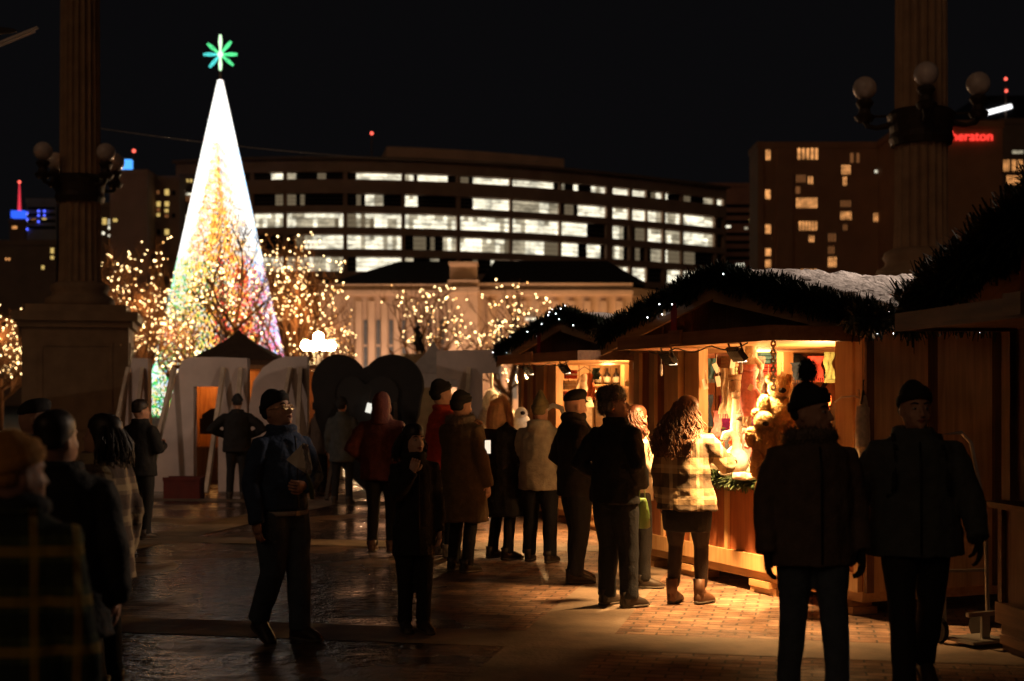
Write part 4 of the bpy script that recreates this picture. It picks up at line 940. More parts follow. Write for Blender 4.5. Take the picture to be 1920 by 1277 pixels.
# hanging things near the counter of stall A
chainm = mat('steel_chain', (.6, .5, .4), .3, .9)
p0 = P(1450, 640, 11.2)
rt = root('chain', 'steel chain hanging from the hatch and carrying the golden fleece bundle', 'chain', p0)
for i in range(11):
    mb = MB(); a_ = [2*math.pi*q/10 for q in range(11)]; f = i % 2
    mb.tube([((.0 if f else .016*math.cos(t)), (.016*math.cos(t) if f else .0), -.02-i*.034+.024*math.sin(t)) for t in a_], .008, 5, cap=False); mb.build('link', chainm, rt)
fur = fluff('golden_fleece', (.88, .60, .30)); furl = fluff('cream_fleece', (.82, .70, .52)); furw = fluff('white_plush', (.88, .84, .76), .3); furd = col('dark_snout', (.03, .02, .015))
def plush(name, label, cat, loc, sc, body, m, n=1500, ln=.05, grp=None, extra=None):
    rt = root(name, label, cat, loc, 0, grp)
    for nm, c, r in body:
        mb = MB(); c = [q*sc for q in c]; r = [q*sc for q in r]; mb.ell(c, [q*.93 for q in r], 16, 10); mb.fuzz(c, r, int(n*(r[0]*r[2])/(sc*sc*.012)+60), ln*sc/.2*.6 if sc < .2 else ln, .004)
        mb.build(nm, m, rt)
    for nm, c, r, mm in (extra or []):
        mb = MB(); mb.ell([q*sc for q in c], [q*sc for q in r], 10, 8); mb.build(nm, mm, rt, True)
    return rt
bear = [('body', (0, 0, 0), (.11, .10, .13)), ('head', (0, -.02, .18), (.085, .08, .08)), ('ear', (-.07, 0, .25), (.03, .02, .03)), ('ear', (.07, 0, .25), (.03, .02, .03)), ('arm', (-.12, -.02, .04), (.045, .045, .08)), ('arm', (.12, -.02, .04), (.045, .045, .08)), ('leg', (-.07, -.04, -.14), (.05, .05, .07)), ('leg', (.07, -.04, -.14), (.05, .05, .07))]
bex = [('snout', (0, -.1, .16), (.03, .02, .022), furd)]
gp = 'golden plush bears bunched on the chain'
for px, py, D, s, lb in ((1462, 772, 11.35, .95, 'golden plush bear at the top of the bunch, right under the chain'), (1432, 828, 11.3, .8, 'golden plush bear with a dark orange side at the left of the bunch'), (1482, 835, 11.5, .9, 'golden plush bear at the right of the bunch beside the pompom hat'),
                         (1440, 885, 11.35, .78, 'small plush bear with a dark snout at the bottom of the bunch'), (1470, 893, 11.45, .8, 'lowest plush bear hanging behind the brown coat shoulder')):
    plush('plush_bear', lb, 'plush toy', P(px, py, D), s*1.12, bear, fur, 6000, .02, gp, bex)
# pale tail like fleece below the bunch
mb = MB(); mb.tube([(0, 0, 0), (.01, 0, -.12), (-.01, 0, -.24), (-.02, 0, -.36)], [.04, .05, .035, .006], 8)
for q in range(8): mb.fuzz((0, 0, -.03-.04*q), (.045, .045, .04), 120, .05, .003, droop=1.2)
o = mb.build('fleece_tail', furl); o.location = P(1430, 905, 11.4); tag(o, 'pale fleece tail dangling under the plush bears over the counter', 'fleece')
# goose with curved neck, on the counter
g0 = P(1384, 858, 12.3)
rt = root('plush_goose', 'white plush goose with an arched neck sitting on the counter beside the plaid sleeve', 'plush toy', (g0.x, g0.y, 1.03))
mb = MB(); mb.ell((0, 0, .14), (.12, .16, .13), 16, 10); mb.tube([(-.02, -.06, .2), (-.03, -.08, .32), (-.07, -.08, .38), (-.12, -.07, .36), (-.14, -.06, .3)], [.05, .038, .034, .036, .03], 10)
mb.ell((.07, 0, .27), (.03, .04, .12), 10, 8, (0, R(20), 0)); mb.build('body', furw, rt, True, mods={'voxel': .012, 'smooth': 3, 'disp': .008})
mb = MB(); mb.ell((-.145, -.07, .265), (.02, .02, .035), 8, 6); mb.build('beak', fab['rust'], rt, True)
mb = MB(); mb.ell((.1, -.06, .05), (.06, .05, .045), 10, 8); mb.build('foot', furw, rt, True); mb = MB(); mb.ell((-.1, .0, .03), (.07, .05, .03), 10, 8); mb.build('foot', furw, rt, True)
blob('plush_seal', furw, [((0, 0, .05), (.13, .07, .055)), ((-.12, 0, .07), (.05, .05, .045))], 'small white plush toy lying on the counter under the sleeve', 'plush toy', loc=P(1350, 880, 12.6), rz=.4)
blob('black_plush', 'black', [((0, 0, .05), (.05, .05, .06)), ((.05, 0, .02), (.03, .03, .03))], 'black and white plush toy peeking out beside the goose', 'plush toy', loc=P(1412, 878, 12.0))
blob('black_plush', 'black', [((0, 0, 0), (.06, .04, .09))], 'black round bag behind the neck of the white goose', 'bag', loc=P(1366, 838, 12.9))
# folded clothes on counter & packets
for px, py, D, c, lb, sz in ((1355, 812, 13.4, 'teal', 'blue folded cloth on the stall table behind the woman in plaid', (.3, .2, .05)), (1350, 824, 13.3, 'red', 'red folded cloth under the blue one on the stall table', (.32, .22, .04)),
                             (1395, 893, 12.1, 'cream', 'cream plush lying among the counter greenery', (.3, .12, .07)), (1425, 870, 12.1, 'grey', 'grey felt piece by the plush bears', (.1, .1, .12)), (1340, 803, 13.5, 'green', 'olive folded cloth on the stall table', (.25, .18, .03))):
    mb = MB(); mb.ell((0, 0, 0), (sz[0]/2, sz[1]/2, sz[2]/2), 12, 8); mb.box((0, 0, 0), (sz[0]*.8, sz[1]*.8, sz[2]*.8))
    o = mb.build('folded_cloth', fab[c], smooth=True, mods={'voxel': .014, 'smooth': 3, 'disp': .01}); o.location = P(px, py, D); o.rotation_euler = (0, 0, STALLS['A'][2]); tag(o, lb, 'folded cloth')
mb = MB(); mb.bb((.35, -2.4, .84), (3.2, -1.2, .88)); o = mb.build('stall_table', pineh); o.location = (STALLS['A'][0], STALLS['A'][1], 0); o.rotation_euler = (0, 0, STALLS['A'][2]); tag(o, 'pine display table inside the nearer stall', 'table')
o2 = o
# mittens, socks, tags hanging on the front rail
def mitten(px, py, D, c, label, s=1.0, grp='knitted mittens hanging over the counter'):
    rt = root('mitten', label, 'mitten', P(px, py, D), rnd.uniform(-.4, .4), grp)
    mb = MB(); mb.tube([(0, 0, .1*s), (0, 0, .02*s), (0, 0, -.08*s), (0, 0, -.13*s)], [.035*s, .042*s, .05*s, .03*s], 12, flat=.5); mb.tube([(.03*s, 0, 0), (.065*s, 0, -.04*s), (.07*s, 0, -.06*s)], [.02*s, .02*s, .014*s], 8)
    mb.build('hand_part', fab[c], rt, True, mods={'voxel': .008, 'smooth': 1, 'disp': .004})
    mb = MB(); mb.tube([(0, 0, .10*s), (0, 0, .135*s)], [.04*s, .04*s], 12, flat=.55); mb.build('cuff', fab[c], rt, True)
    mb = MB(); mb.box((0, -.04*s, .03), (.04, .003, .055), (0, .5, 0)); mb.build('price_tag', mat('paper_tag', (.8, .74, .62), .7, var=.05), rt)
    return rt
mitten(1404, 733, 12.3, 'pink', 'long pinkish red mitten hanging left of the inner post', 1.7)
mitten(1418, 752, 12.5, 'rust', 'rust mitten half behind the pinkish red one', 1.2)
mitten(1398, 800, 12.4, 'black', 'black patterned mitten under the long red one', 1.3)
mitten(1378, 745, 12.6, 'brown', 'brown patterned mitten left of the long red one', 1.5)
mitten(1384, 778, 12.5, 'cream', 'cream mitten with a big white tag in front of the purple cloth', 1.5)
mitten(1402, 838, 12.2, 'pink', 'pink mitten just above the goose tail', 1.2)
mitten(1390, 812, 12.4, 'grey', 'grey mitten between the pink and cream ones', 1.2)
mitten(1408, 675, 12.6, 'cream', 'pale mitten high up under the hatch beside the crystal drop', 1.4)
for px, py, D in ((1322, 720, 13.3), (1347, 715, 13.2), (1380, 716, 12.9), (1343, 690, 13.6), (1374, 682, 13.2), (1440, 712, 12.2), (1465, 708, 12.2)):
    mb = MB(); mb.box((0, 0, 0), (.045, .004, .10), (rnd.uniform(-.3, .3), rnd.uniform(-.7, .7), rnd.uniform(-.6, .6))); mb.tube([(0, 0, .05), (.005, 0, .13)], .003, 4); o = mb.build('price_tag', MATS['paper_tag']); o.location = P(px, py, D); tag(o, 'white paper price tag dangling in the nearer stall', 'price tag', 'paper price tags hanging in the stall')
icic = mat('clear_acrylic', (.85, .9, .95), .08, var=.02)
def icicle(px, y0, y1, D, lb):
    p = P(px, y0, D); h = (y1-y0)/F*D; mb = MB(); mb.tube([(0, 0, 0), (0, 0, -h*.35)], .003, 5); mb.tube([(0, 0, -h*.35), (0, 0, -h*.9), (0, 0, -h)], [.012, .014, .004], 8); o = mb.build('icicle_ornament', icic, smooth=True); o.location = p; tag(o, lb, 'ornament', 'clear icicle ornaments under the hatches')
icicle(1240, 672, 705, 12.6, 'clear icicle ornament below the left lamp of the nearer stall'); icicle(1390, 652, 700, 12.0, 'clear icicle ornament beside the red mitten')
icicle(967, 700, 715, 18.4, 'clear icicle ornament below the left lamp of the farther stall'); icicle(984, 697, 712, 18.3, 'short clear icicle ornament beside the far stall posts'); icicle(1196, 672, 700, 14.6, 'clear icicle ornament between the two stalls'); icicle(1189, 672, 694, 14.8, 'thinner clear icicle ornament between the two stalls')
for px, py in ((951, 714), (968, 716), (986, 709)):
    mb = MB(); mb.ell((0, 0, 0), .022, 12, 8); mb.tube([(0, 0, .02), (0, 0, .1)], .002, 4); o = mb.build('glass_bauble', icic, smooth=True); o.location = P(px, py, 18.3); tag(o, 'small shiny glass bauble hanging at the far end of the farther hatch', 'bauble', 'glass baubles at the far hatch')
# more knitwear crowding the opening of stall A
def hung(px, py, D, c, label, w=.12, h=.3):
    rt = root('hanging_scarf', label, 'scarf', P(px, py, D), rnd.uniform(-.6, .6), 'scarves hanging in the nearer stall')
    mb = MB(); nz = 9; g_ = [[(w*(i/6-.5)*(1-.25*math.sin(j/nz*3))+.008*math.sin(j*1.3), .018*math.sin(i*2.1+j*.5)-.0, -h*j/nz) for i in range(7)] for j in range(nz+1)]
    mb.add([p for r_ in g_ for p in r_]+[(p[0], p[1]+.012, p[2]) for r_ in g_ for p in r_], [(j*7+i, j*7+i+1, (j+1)*7+i+1, (j+1)*7+i) for j in range(nz) for i in range(6)]+[(70+j*7+i+1, 70+j*7+i, 70+(j+1)*7+i, 70+(j+1)*7+i+1) for j in range(nz) for i in range(6)])
    mb.build('knit', fab[c], rt, True)
    mb = MB()
    for q in range(9): mb.tube([(w*(q/8-.5)*.9, 0, -h+.003), (w*(q/8-.5)*.95, .004, -h-.04)], .004, 4)
    mb.build('fringe', fab[c], rt)
for a_ in ((1312, 690, 13.5, 'rust', 'rust scarf at the left side of the opening above the woman with curly hair', .10, .35), (1330, 672, 13.9, 'teal', 'teal scarf high under the hatch near the olive scarves', .12, .2), (1362, 690, 13.0, 'cream', 'cream patterned scarf left of the long red mitten', .14, .42),
           (1392, 668, 12.7, 'red', 'red scarf high beside the icicle ornament', .09, .34), (1428, 668, 12.6, 'grey', 'grey scarf in front of the inner post', .08, .3), (1330, 740, 13.6, 'navy', 'navy scarf beside the purple cloth', .09, .36), (1378, 790, 12.6, 'rust', 'rust scarf low behind the goose', .1, .2),
           (1500, 680, 13.3, 'navy', 'navy scarf right of the chain', .2, .16), (1530, 668, 13.2, 'red', 'orange red scarf bundle hanging above the pompom hat', .16, .2), (1556, 660, 12.9, 'green', 'green scarf at the right end of the opening', .12, .24), (1512, 735, 13.0, 'brown', 'brown scarf right of the bears', .14, .3),
           (1545, 742, 12.6, 'rust', 'rust scarf beside the right corner post', .12, .34), (1400, 760, 12.35, 'brown', 'brown scarf behind the pinkish mitten', .1, .34), (1345, 770, 13.1, 'pink', 'pink scarf over the blue folded cloth', .1, .2)): hung(*a_)
for a_ in ((1108, 700, 18.2, 'rust', 'rust scarf under the farther hatch beside the packets', .12, .3), (1130, 738, 18.0, 'grey', 'grey scarf below the bottles of the farther stall', .12, .25), (1150, 742, 17.9, 'brown', 'brown scarf below the bottles, second from the left', .12, .28), (1168, 740, 17.8, 'black', 'black scarf below the bottles beside the plush sheep', .1, .3),
           (1085, 735, 18.3, 'red', 'red scarf low beside the white garment', .1, .3), (1205, 700, 17.0, 'cream', 'cream scarf at the right end of the farther hatch', .1, .2), (1118, 690, 17.4, 'teal', 'teal scarf high under the farther hatch', .1, .14)): hung(*a_)
# purple cloth and dark frame in stall A
mb = MB(); mb.bb((0, -.2, -.32), (.02, .2, .32)); o = mb.build('purple_cloth', col('purple_felt', (.30, .02, .22))); o.location = SW('A', 3.82, -1.18, 1.40); o.rotation_euler = (0, 0, STALLS['A'][2]); tag(o, 'purple cloth hanging on the inner wall of the nearer stall', 'cloth')
rt = root('display_rack', 'dark metal display rack beside the purple cloth', 'rack', SW('A', 3.55, -1.5, 0), STALLS['A'][2])
mb = MB(); mb.bar((0, 0, .22), (0, 0, 1.72), .03); mb.bar((0, .45, .22), (0, .45, 1.72), .03); mb.bar((0, -.0, 1.55), (0, .47, 1.55), .025); mb.bar((0, 0, 1.2), (0, .47, 1.2), .02); mb.build('frame', black, rt)
blob('tan_bag', 'brown', [((0, 0, 0), (.1, .1, .13)), ((0, 0, .1), (.06, .06, .05))], 'tan bag on the back wall of the nearer stall', 'bag', loc=SW('A', 3.7, -2.0, 1.66))
blob('sheep_plush', furl, [((0, 0, 0), (.12, .1, .14)), ((0, -.06, .15), (.07, .07, .07))], 'cream plush sitting deep inside the nearer stall, right of the bears', 'plush toy', loc=SW('A', 3.3, -1.9, 1.3))
for yy, c, lb in ((-1.95, 'rust', 'rust coloured cloth on the inner wall, right of the post'), (-2.3, 'brown', 'brown cloth on the inner wall at the stall corner')):
    mb = MB(); mb.bb((0, -.14, -.22), (.02, .14, .22)); o = mb.build('hanging_cloth', fab[c]); o.location = SW('A', 3.84, yy, 1.45); o.rotation_euler = (0, 0, STALLS['A'][2]); tag(o, lb, 'cloth')
# ------------- stall B goods
p = P(922, 716, 18.2); rt = root('white_fleece', 'brightly lit white fleece hanging at the far corner of the farther stall', 'fleece', P(922, 790, 18.2))
mb = MB(); mb.tube([(0, 0, .62), (0, 0, .42)], .02, 8); mb.build('hanging_cord', furw, rt)
mb = MB()
for c, r in (((0, 0, .22), (.13, .12, .2)), ((-.05, 0, .05), (.12, .12, .14)), ((.09, -.03, .12), (.1, .1, .13)), ((-.13, 0, -.08), (.09, .09, .12)), ((.2, -.02, .08), (.12, .06, .06))):
    mb.ell(c, [q*.93 for q in r], 14, 9); mb.fuzz(c, r, 1500, .03, .0035)
mb.build('pelt', furw, rt)
rt = root('sheep_plush', 'cream plush sheep with round body hanging in the farther stall', 'plush toy', P(1190, 745, 17.6))
for nm, c, r in (('body', (0, 0, -.02), (.12, .1, .15)), ('head', (.02, -.03, .14), (.09, .08, .07)), ('ear', (-.08, 0, .17), (.04, .02, .03)), ('ear', (.11, 0, .17), (.04, .02, .03)), ('leg', (-.06, -.02, -.17), (.035, .035, .07)), ('leg', (.06, -.02, -.17), (.035, .035, .07))):
    mb = MB(); mb.ell(c, r, 14, 9); mb.fuzz(c, r, 400, .025, .004); mb.build(nm, furl, rt)
rt = root('sheep_plush', 'smaller plush sheep partly hidden at the right of the round one', 'plush toy', P(1207, 745, 17.9))
for nm, c, r in (('body', (0, 0, -.02), (.08, .08, .12)), ('head', (.02, -.03, .12), (.06, .06, .06))):
    mb = MB(); mb.ell(c, r, 14, 9); mb.fuzz(c, r, 300, .025, .004); mb.build(nm, furl, rt)
# boxed bottles on high shelf of stall B
bot = mat('dark_bottle', (.03, .02, .015), .2); lab = mat('bottle_label', (.7, .6, .45), .7)
for i, y in enumerate((-1.15, -1.3, -1.45, -1.62, -1.8)):
    rt = root('bottle', 'dark bottle with a pale label standing on the high shelf of the farther stall', 'bottle', SW('B', 3.65, y, 1.886), 0, 'dark bottles on the far stall shelf')
    mb = MB(); mb.tube([(0, 0, 0), (0, 0, .14), (0, 0, .18), (0, 0, .24)], [.05, .05, .02, .018], 12); mb.build('glass', bot, rt, True)
    mb = MB(); mb.tube([(0, 0, .03), (0, 0, .11)], .052, 12); mb.build('label_band', lab, rt, True)
for i, (y, z, c) in enumerate(((-1.0, 1.45, 'cream'), (-1.3, 1.45, 'brown'), (-1.6, 1.5, 'grey'))):
    mb = MB(); mb.bb((-.02, -.12, -.2), (.02, .12, .2)); o = mb.build('hanging_cloth', fab[c]); o.location = SW('B', 3.8, y, z); o.rotation_euler = (0, 0, STALLS['B'][2]); tag(o, ('cream', 'brown', 'grey')[i]+' cloth panel on the inner wall of the farther stall', 'cloth')
for i, (px, py, c, c2) in enumerate(((1070, 702, 'red', 'red and white gift packet, top one beside the far stall post'), (1068, 722, 'cream', 'cream gift packet below the top red one'), (1068, 742, 'red', 'lower red and white gift packet beside the far stall post'))):
    rt = root('gift_packet', c2, 'gift packet', P(px, py, 17.9), STALLS['B'][2], 'gift packets hanging by the far post')
    mb = MB(); mb.box((0, 0, 0), (.05, .16, .11)); mb.build('wrapping', fab[c], rt); mb = MB(); mb.box((-.0, 0, .0), (.054, .164, .02)); mb.build('ribbon_band', furw, rt)
rt = root('white_garment', 'white knitted garment hanging in the farther stall beside the packets', 'garment', P(1096, 722, 18.6))
mb = MB(); mb.tube([(0, 0, .15), (.01, 0, .05), (0, 0, -.12), (.03, 0, -.3)], [.04, .09, .08, .1], 12, flat=.5); mb.tube([(-.05, 0, .1), (-.12, 0, -.08)], .03, 8); mb.tube([(.05, 0, .1), (.13, 0, -.1)], .03, 8)
mb.build('knit', fab['cream'], rt, True, mods={'voxel': .014, 'disp': .015})
mb = MB(); mb.tube([(-.09, 0, .18), (0, 0, .24), (.09, 0, .18)], .006, 6); mb.build('hanger', black, rt)
# white arched ring (candy cane hook) above the far counter
mb = MB(); mb.tube([(-.10, 0, -.02), (-.08, 0, .08), (0, 0, .13), (.09, 0, .1), (.13, 0, 0), (.10, 0, -.14), (.04, 0, -.28)], .028, 10); o = mb.build('white_cane', furw, smooth=True); o.location = P(1037, 782, 15.7); tag(o, 'white curved cane standing between the pointed hat and the flat cap', 'cane ornament')
rt = root('snowman_ornament', 'small white ornament with a black face on the far counter', 'ornament', P(977, 785, 17.2))
mb = MB(); mb.ell((0, 0, -.06), (.12, .1, .12), 14, 10); mb.ell((0, -.02, .06), (.08, .08, .08), 14, 10); mb.build('body', furw, rt, True); mb = MB(); mb.ell((.02, -.095, .07), (.03, .02, .025), 8, 6); mb.build('nose', furd, rt, True)
# coat and hanger on the side of stall A
rt = root('hanging_coat', 'pale coat on a hanger hooked outside the right corner post of the nearer stall', 'coat', SW('A', -.12, .08, 1.72), R(70))
mb = MB(); mb.tube([(0, 0, .0), (0, 0, -.18), (0, 0, -.5), (0, 0, -.62)], [.05, .13, .14, .15], 14, flat=.4); mb.tube([(-.1, 0, -.08), (-.17, 0, -.4)], .045, 8); mb.tube([(.1, 0, -.08), (.17, 0, -.4)], .045, 8)
mb.build('cloth', fab['cream'], rt, True, mods={'voxel': .016, 'smooth': 1, 'disp': .02}); mb = MB(); mb.tube([(-.14, 0, -.06), (0, 0, .04), (.14, 0, -.06)], .008, 6); mb.tube([(0, 0, .04), (.01, 0, .1), (.04, 0, .12)], .005, 6); mb.build('hanger', black, rt)
rt = root('wall_hook', 'curved metal hook bracket on the corner post of the nearer stall', 'hook', P(1590, 745, 11.0)); mb = MB(); mb.tube([(-.1, 0, -.04), (-.05, 0, 0), (.05, 0, .01), (.11, 0, -.02)], .008, 6); mb.tube([(.08, 0, .06), (.11, 0, -.06)], .01, 6); mb.build('bracket', chainm, rt)
# hand truck and sign frame beside the side wall
rt = root('hand_truck', 'folded metal trolley frame leaning beside the planked side wall', 'trolley', P(1796, 1140, 9.95)*1, R(25)); rt.location.z = 0
al = mat('worn_aluminium', (.38, .36, .33), .35, .6)
zt = P(0, 812, 10.3).z; mb = MB(); mb.tube([(-.12, 0, .12), (-.12, .03, zt), (.06, .03, zt+.01), (.12, .0, zt-.06), (.16, -.1, .9), (.18, -.1, .12)], .014, 8); mb.bar((-.12, 0, .5), (.17, -.08, .5), .02); mb.bar((-.12, 0, .9), (.16, -.08, .9), .02); mb.build('frame', al, rt)
mb = MB(); mb.bb((-.14, -.3, .03), (.2, -.02, .05)); mb.box((.03, -.2, .22), (.26, .03, .03)); mb.box((.06, -.2, .13), (.07, .02, .16)); mb.build('toe_plate', al, rt)
for s in (-.16, .22): mb = MB(); mb.tube([(s-.02, .02, .09), (s+.02, .02, .09)], .09, 16); mb.build('wheel', black, rt)
# ================================================================== people
skin = mat('skin', (.55, .30, .20), .55, var=.12, scale=12); skin2 = mat('skin_light', (.66, .40, .29), .55, var=.12, scale=12)
def cl(n, c, **k): return mat(n, c, **{**dict(rough=.85, var=.25, scale=14, bump=.35, bscale=55), **k})
NAVY = cl('navy_jacket', (.03, .055, .12)); BLK = cl('black_cloth', (.012, .012, .013)); JEAN = cl('dark_denim', (.009, .012, .018)); DJ = cl('grey_denim', (.07, .095, .13))
RED = cl('red_puffer', (.50, .045, .015)); MAR = cl('maroon_coat', (.11, .022, .012)); OLV = cl('olive_coat', (.12, .075, .035)); GRYJ = cl('grey_parka', (.42, .38, .29)); BRN = cl('brown_coat', (.12, .085, .065))
TEALJ = cl('slate_jacket', (.06, .068, .07)); TAN = cl('tan_cardigan', (.32, .25, .18)); SHOE = mat('shoe_leather', (.04, .028, .02), .5); BOOT = mat('brown_boot', (.13, .06, .03), .5); SNK = mat('pale_sneaker', (.2, .17, .15), .6)
TIGHT = cl('sheer_black_tights', (.028, .016, .012), rough=.6); HAT = cl('dark_knit', (.018, .018, .02), bscale=90); OHAT = cl('ochre_knit', (.55, .25, .05)); GHAT = cl('olive_felt', (.20, .16, .07)); BHAT = cl('grey_brown_fur', (.20, .16, .12))
HB = mat('hair_brown', (.20, .095, .05), .45, var=.35, scale=30); HD = mat('hair_dark', (.02, .012, .008), .5, var=.3, scale=30); HR = mat('hair_auburn', (.09, .03, .015), .45, var=.3, scale=30); FURT = fluff('fur_trim_tan', (.85, .55, .30), .5)
PL1 = plaid('plaid_tan', (.44, .31, .17), (.045, .03, .02), (.62, .50, .33), 4.0, k2=.45, t2=.93); PL2 = plaid('plaid_green', (.09, .11, .04), (.012, .02, .014), (.60, .36, .05), 6.2, k2=.5, t2=.8); PL3 = plaid('plaid_cream', (.32, .24, .15), (.08, .05, .04), (.45, .35, .2), 5.5)

def hand(mb, w, d, n, s=1.0, curl=.5, side=1):
    """w wrist, d direction of fingers, n palm normal (fingers curl towards n)"""
    w = Vector(w); d = Vector(d).normalized(); n = Vector(n); n = (n-d*n.dot(d)).normalized(); x = d.cross(n)*side
    R_ = [[w+d*t*s+x*(a*math.cos(q))*s+n*(b*math.sin(q))*s for q in [2*math.pi*k/10 for k in range(10)]] for t, a, b in ((-.03, .024, .020), (.0, .027, .019), (.03, .036, .017), (.065, .041, .015), (.09, .040, .012))]
    mb.loft(R_)
    for i, (off, ln) in enumerate(((-.030, .062), (-.010, .075), (.011, .080), (.031, .070))):
        p = w+d*.085*s+x*off*s; q = [p]; dd = d.copy(); a = 0
        for k, f in enumerate((.45, .32, .23)):
            a += curl*(.55+.25*k+.06*i); dd = d*math.cos(a)+n*math.sin(a); q.append(q[-1]+dd*ln*f*s)
        mb.tube(q, [.0095*s, .009*s, .008*s, .0065*s], 7)
    p = w+d*.025*s+x*.03*s; dd = (d*.7+x*.7+n*.3).normalized(); q = [p, p+dd*.035*s, p+dd*.035*s+(d*.9+n*.45+x*.15).normalized()*.028*s, p+dd*.035*s+(d*.8+n*.7).normalized()*.052*s]
    mb.tube(q, [.013*s, .011*s, .0095*s, .007*s], 7)

def person(label, loc, face, H=1.75, wide=1.0, coat=None, coat_hem=.85, bulk=1.0, flare=1.0, pants=None, shoes=None, hat=None, hatm=None, hair=None, hairm=None, arms=('down', 'down'), legs='stand',
           yaw=0, pitch=0, lean=0, hood=None, collar=None, gloves=None, skinm=None, puff=False, hipw=1.0, faced=False, vox=.017, skirt=False, group=None, backpack=False, disp=.030, grp=None, legw=1.0, coat_detail=True, sleeve_end=0.0, hs=1.05):
    s = H/1.75; sk = skinm or skin
    def V(x, y, z): 
        ln = -lean*max(0, z-.95); return Vector((x*s, (y+ln)*s, z*s))
    x, y = loc
    hip = {1: Vector((.095*hipw, 0, .90)), -1: Vector((-.095*hipw, 0, .90))}
    pr = random.Random(len(label)*13+int(x*31)); jt = lambda a: pr.uniform(-a, a)
    if legs == 'stand': ft = {1: (.115+jt(.03), jt(.07)), -1: (-.115+jt(.03), jt(.07))}; lean = lean or jt(.05); pitch = pitch or jt(8); 
    elif legs == 'walk': ft = {1: (.09, -.30), -1: (-.09, .30)}
    elif legs == 'walk2': ft = {1: (.10, .27), -1: (-.10, -.26)}
    elif legs == 'step': ft = {1: (.10, -.16), -1: (-.10, .12)}
    elif legs == 'close': ft = {1: (.085, .02), -1: (-.085, -.03)}
    else: ft = legs
    L_ = {}
    for sd in (1, -1):
        fx, fy = ft[sd]; back = fy > .15; az = .09+(.07 if back else 0)
        kn = Vector(((hip[sd].x+fx)/2, fy*.45-(.07 if back else .03), .49)); an = Vector((fx, fy, az)); L_[sd] = (hip[sd], kn, an, back)
    # ---- arms
    A = {}
    for sd, mode in zip((1, -1), arms):
        sh = Vector((.168*wide, .0, 1.405)); sh.x *= sd
        if mode == 'down': el = Vector((sd*.235*wide, .03, 1.13)); wr = Vector((sd*.245*wide, -.05, .87)); hd = Vector((0, -.12, -1)); hn = Vector((-sd, 0, 0))
        elif mode == 'swingf': el = Vector((sd*.26*wide, -.06, 1.14)); wr = Vector((sd*.27*wide, -.24, .93)); hd = Vector((0, -.5, -1)); hn = Vector((-sd, 0, 0))
        elif mode == 'swingb': el = Vector((sd*.27*wide, .14, 1.15)); wr = Vector((sd*.28*wide, .16, .88)); hd = Vector((0, .1, -1)); hn = Vector((-sd, 0, 0))
        elif mode == 'pocket': el = Vector((sd*.30*wide, .08, 1.15)); wr = Vector((sd*.19*wide, -.11, 1.0)); hd = Vector((-sd*.3, -.1, -1)); hn = Vector((-sd, .3, 0))
        elif mode == 'akimbo': el = Vector((sd*.40*wide, .06, 1.18)); wr = Vector((sd*.2*wide, -.1, 1.08)); hd = Vector((-sd, -.2, -.1)); hn = Vector((0, 0, -1))
        elif mode == 'hold': el = Vector((sd*.26*wide, -.02, 1.14)); wr = Vector((sd*.12, -.27, 1.18)); hd = Vector((-sd*.5, -.7, .3)); hn = Vector((-sd*.5, .3, .3))
        elif mode == 'cup': el = Vector((sd*.26*wide, -.03, 1.13)); wr = Vector((sd*.16, -.24, 1.26)); hd = Vector((-sd*.3, -.5, .8)); hn = Vector((-sd, 0, 0))
        elif mode == 'mouth': el = Vector((sd*.21*wide, -.12, 1.16)); wr = Vector((sd*.07, -.20, 1.37)); hd = Vector((-sd*.35, .15, 1)); hn = Vector((-sd*.3, .9, 0))
        elif mode == 'phone': el = Vector((sd*.25*wide, -.12, 1.2)); wr = Vector((sd*.13, -.33, 1.38)); hd = Vector((-sd*.3, -.4, .8)); hn = Vector((-sd*.8, .4, 0))
        elif mode == 'reach': el = Vector((sd*.28*wide, -.17, 1.17)); wr = Vector((sd*.2, -.40, 1.22)); hd = Vector((-sd*.1, -1, .1)); hn = Vector((0, 0, -1))
        elif mode == 'crook': el = Vector((sd*.29*wide, .0, 1.14)); wr = Vector((sd*.03, -.21, 1.10)); hd = Vector((-sd, -.1, .05)); hn = Vector((0, .9, .2))
        A[sd] = (sh, el, wr, hd, hn)
    vv = lambda v: V(v.x, v.y, v.z)
    # ---- body (one continuous surface)
    mb = MB(); n = 16
    def ring(z, rx, ry, cx=0, cy=0): return [V(cx+rx*math.cos(a), cy+ry*math.sin(a), z) for a in [2*math.pi*q/n for q in range(n)]]
    mb.loft([ring(z, a*wide, b) for z, a, b in ((.86, .13*hipw, .10), (.93, .155*hipw, .115), (1.03, .14, .105), (1.15, .135, .10), (1.30, .155, .11), (1.39, .15, .10), (1.45, .10, .075), (1.48, .06, .06))])
    for sd in (1, -1):
        h, k, a, back = L_[sd]; mb.tube([vv(h), vv(h.lerp(k, .4)), vv(k), vv(k.lerp(a, .35)), vv(a)], [.085*s*legw, .075*s*legw, .052*s*legw, .052*s*legw, .035*s], 12)
        toe = Vector((a.x+sd*.02, a.y-.15, .03+(0 if not back else .0))); mb.tube([vv(a+Vector((0, .03, -.045))), vv(a.lerp(toe, .6)), vv(toe)], [.026*s, .024*s, .018*s], 10)
        sh, el, wr, hd, hn = A[sd]; mb.tube([vv(sh), vv(sh.lerp(el, .5)), vv(el), vv(el.lerp(wr, .4)), vv(wr)], [.05*s, .045*s, .036*s, .035*s, .024*s], 10)
    # head, in its own frame
    nk = V(0, .01, 1.46); HR_ = (Euler((R(-pitch), 0, 0)).to_matrix()); HR_ = Euler((0, 0, R(yaw))).to_matrix() @ HR_
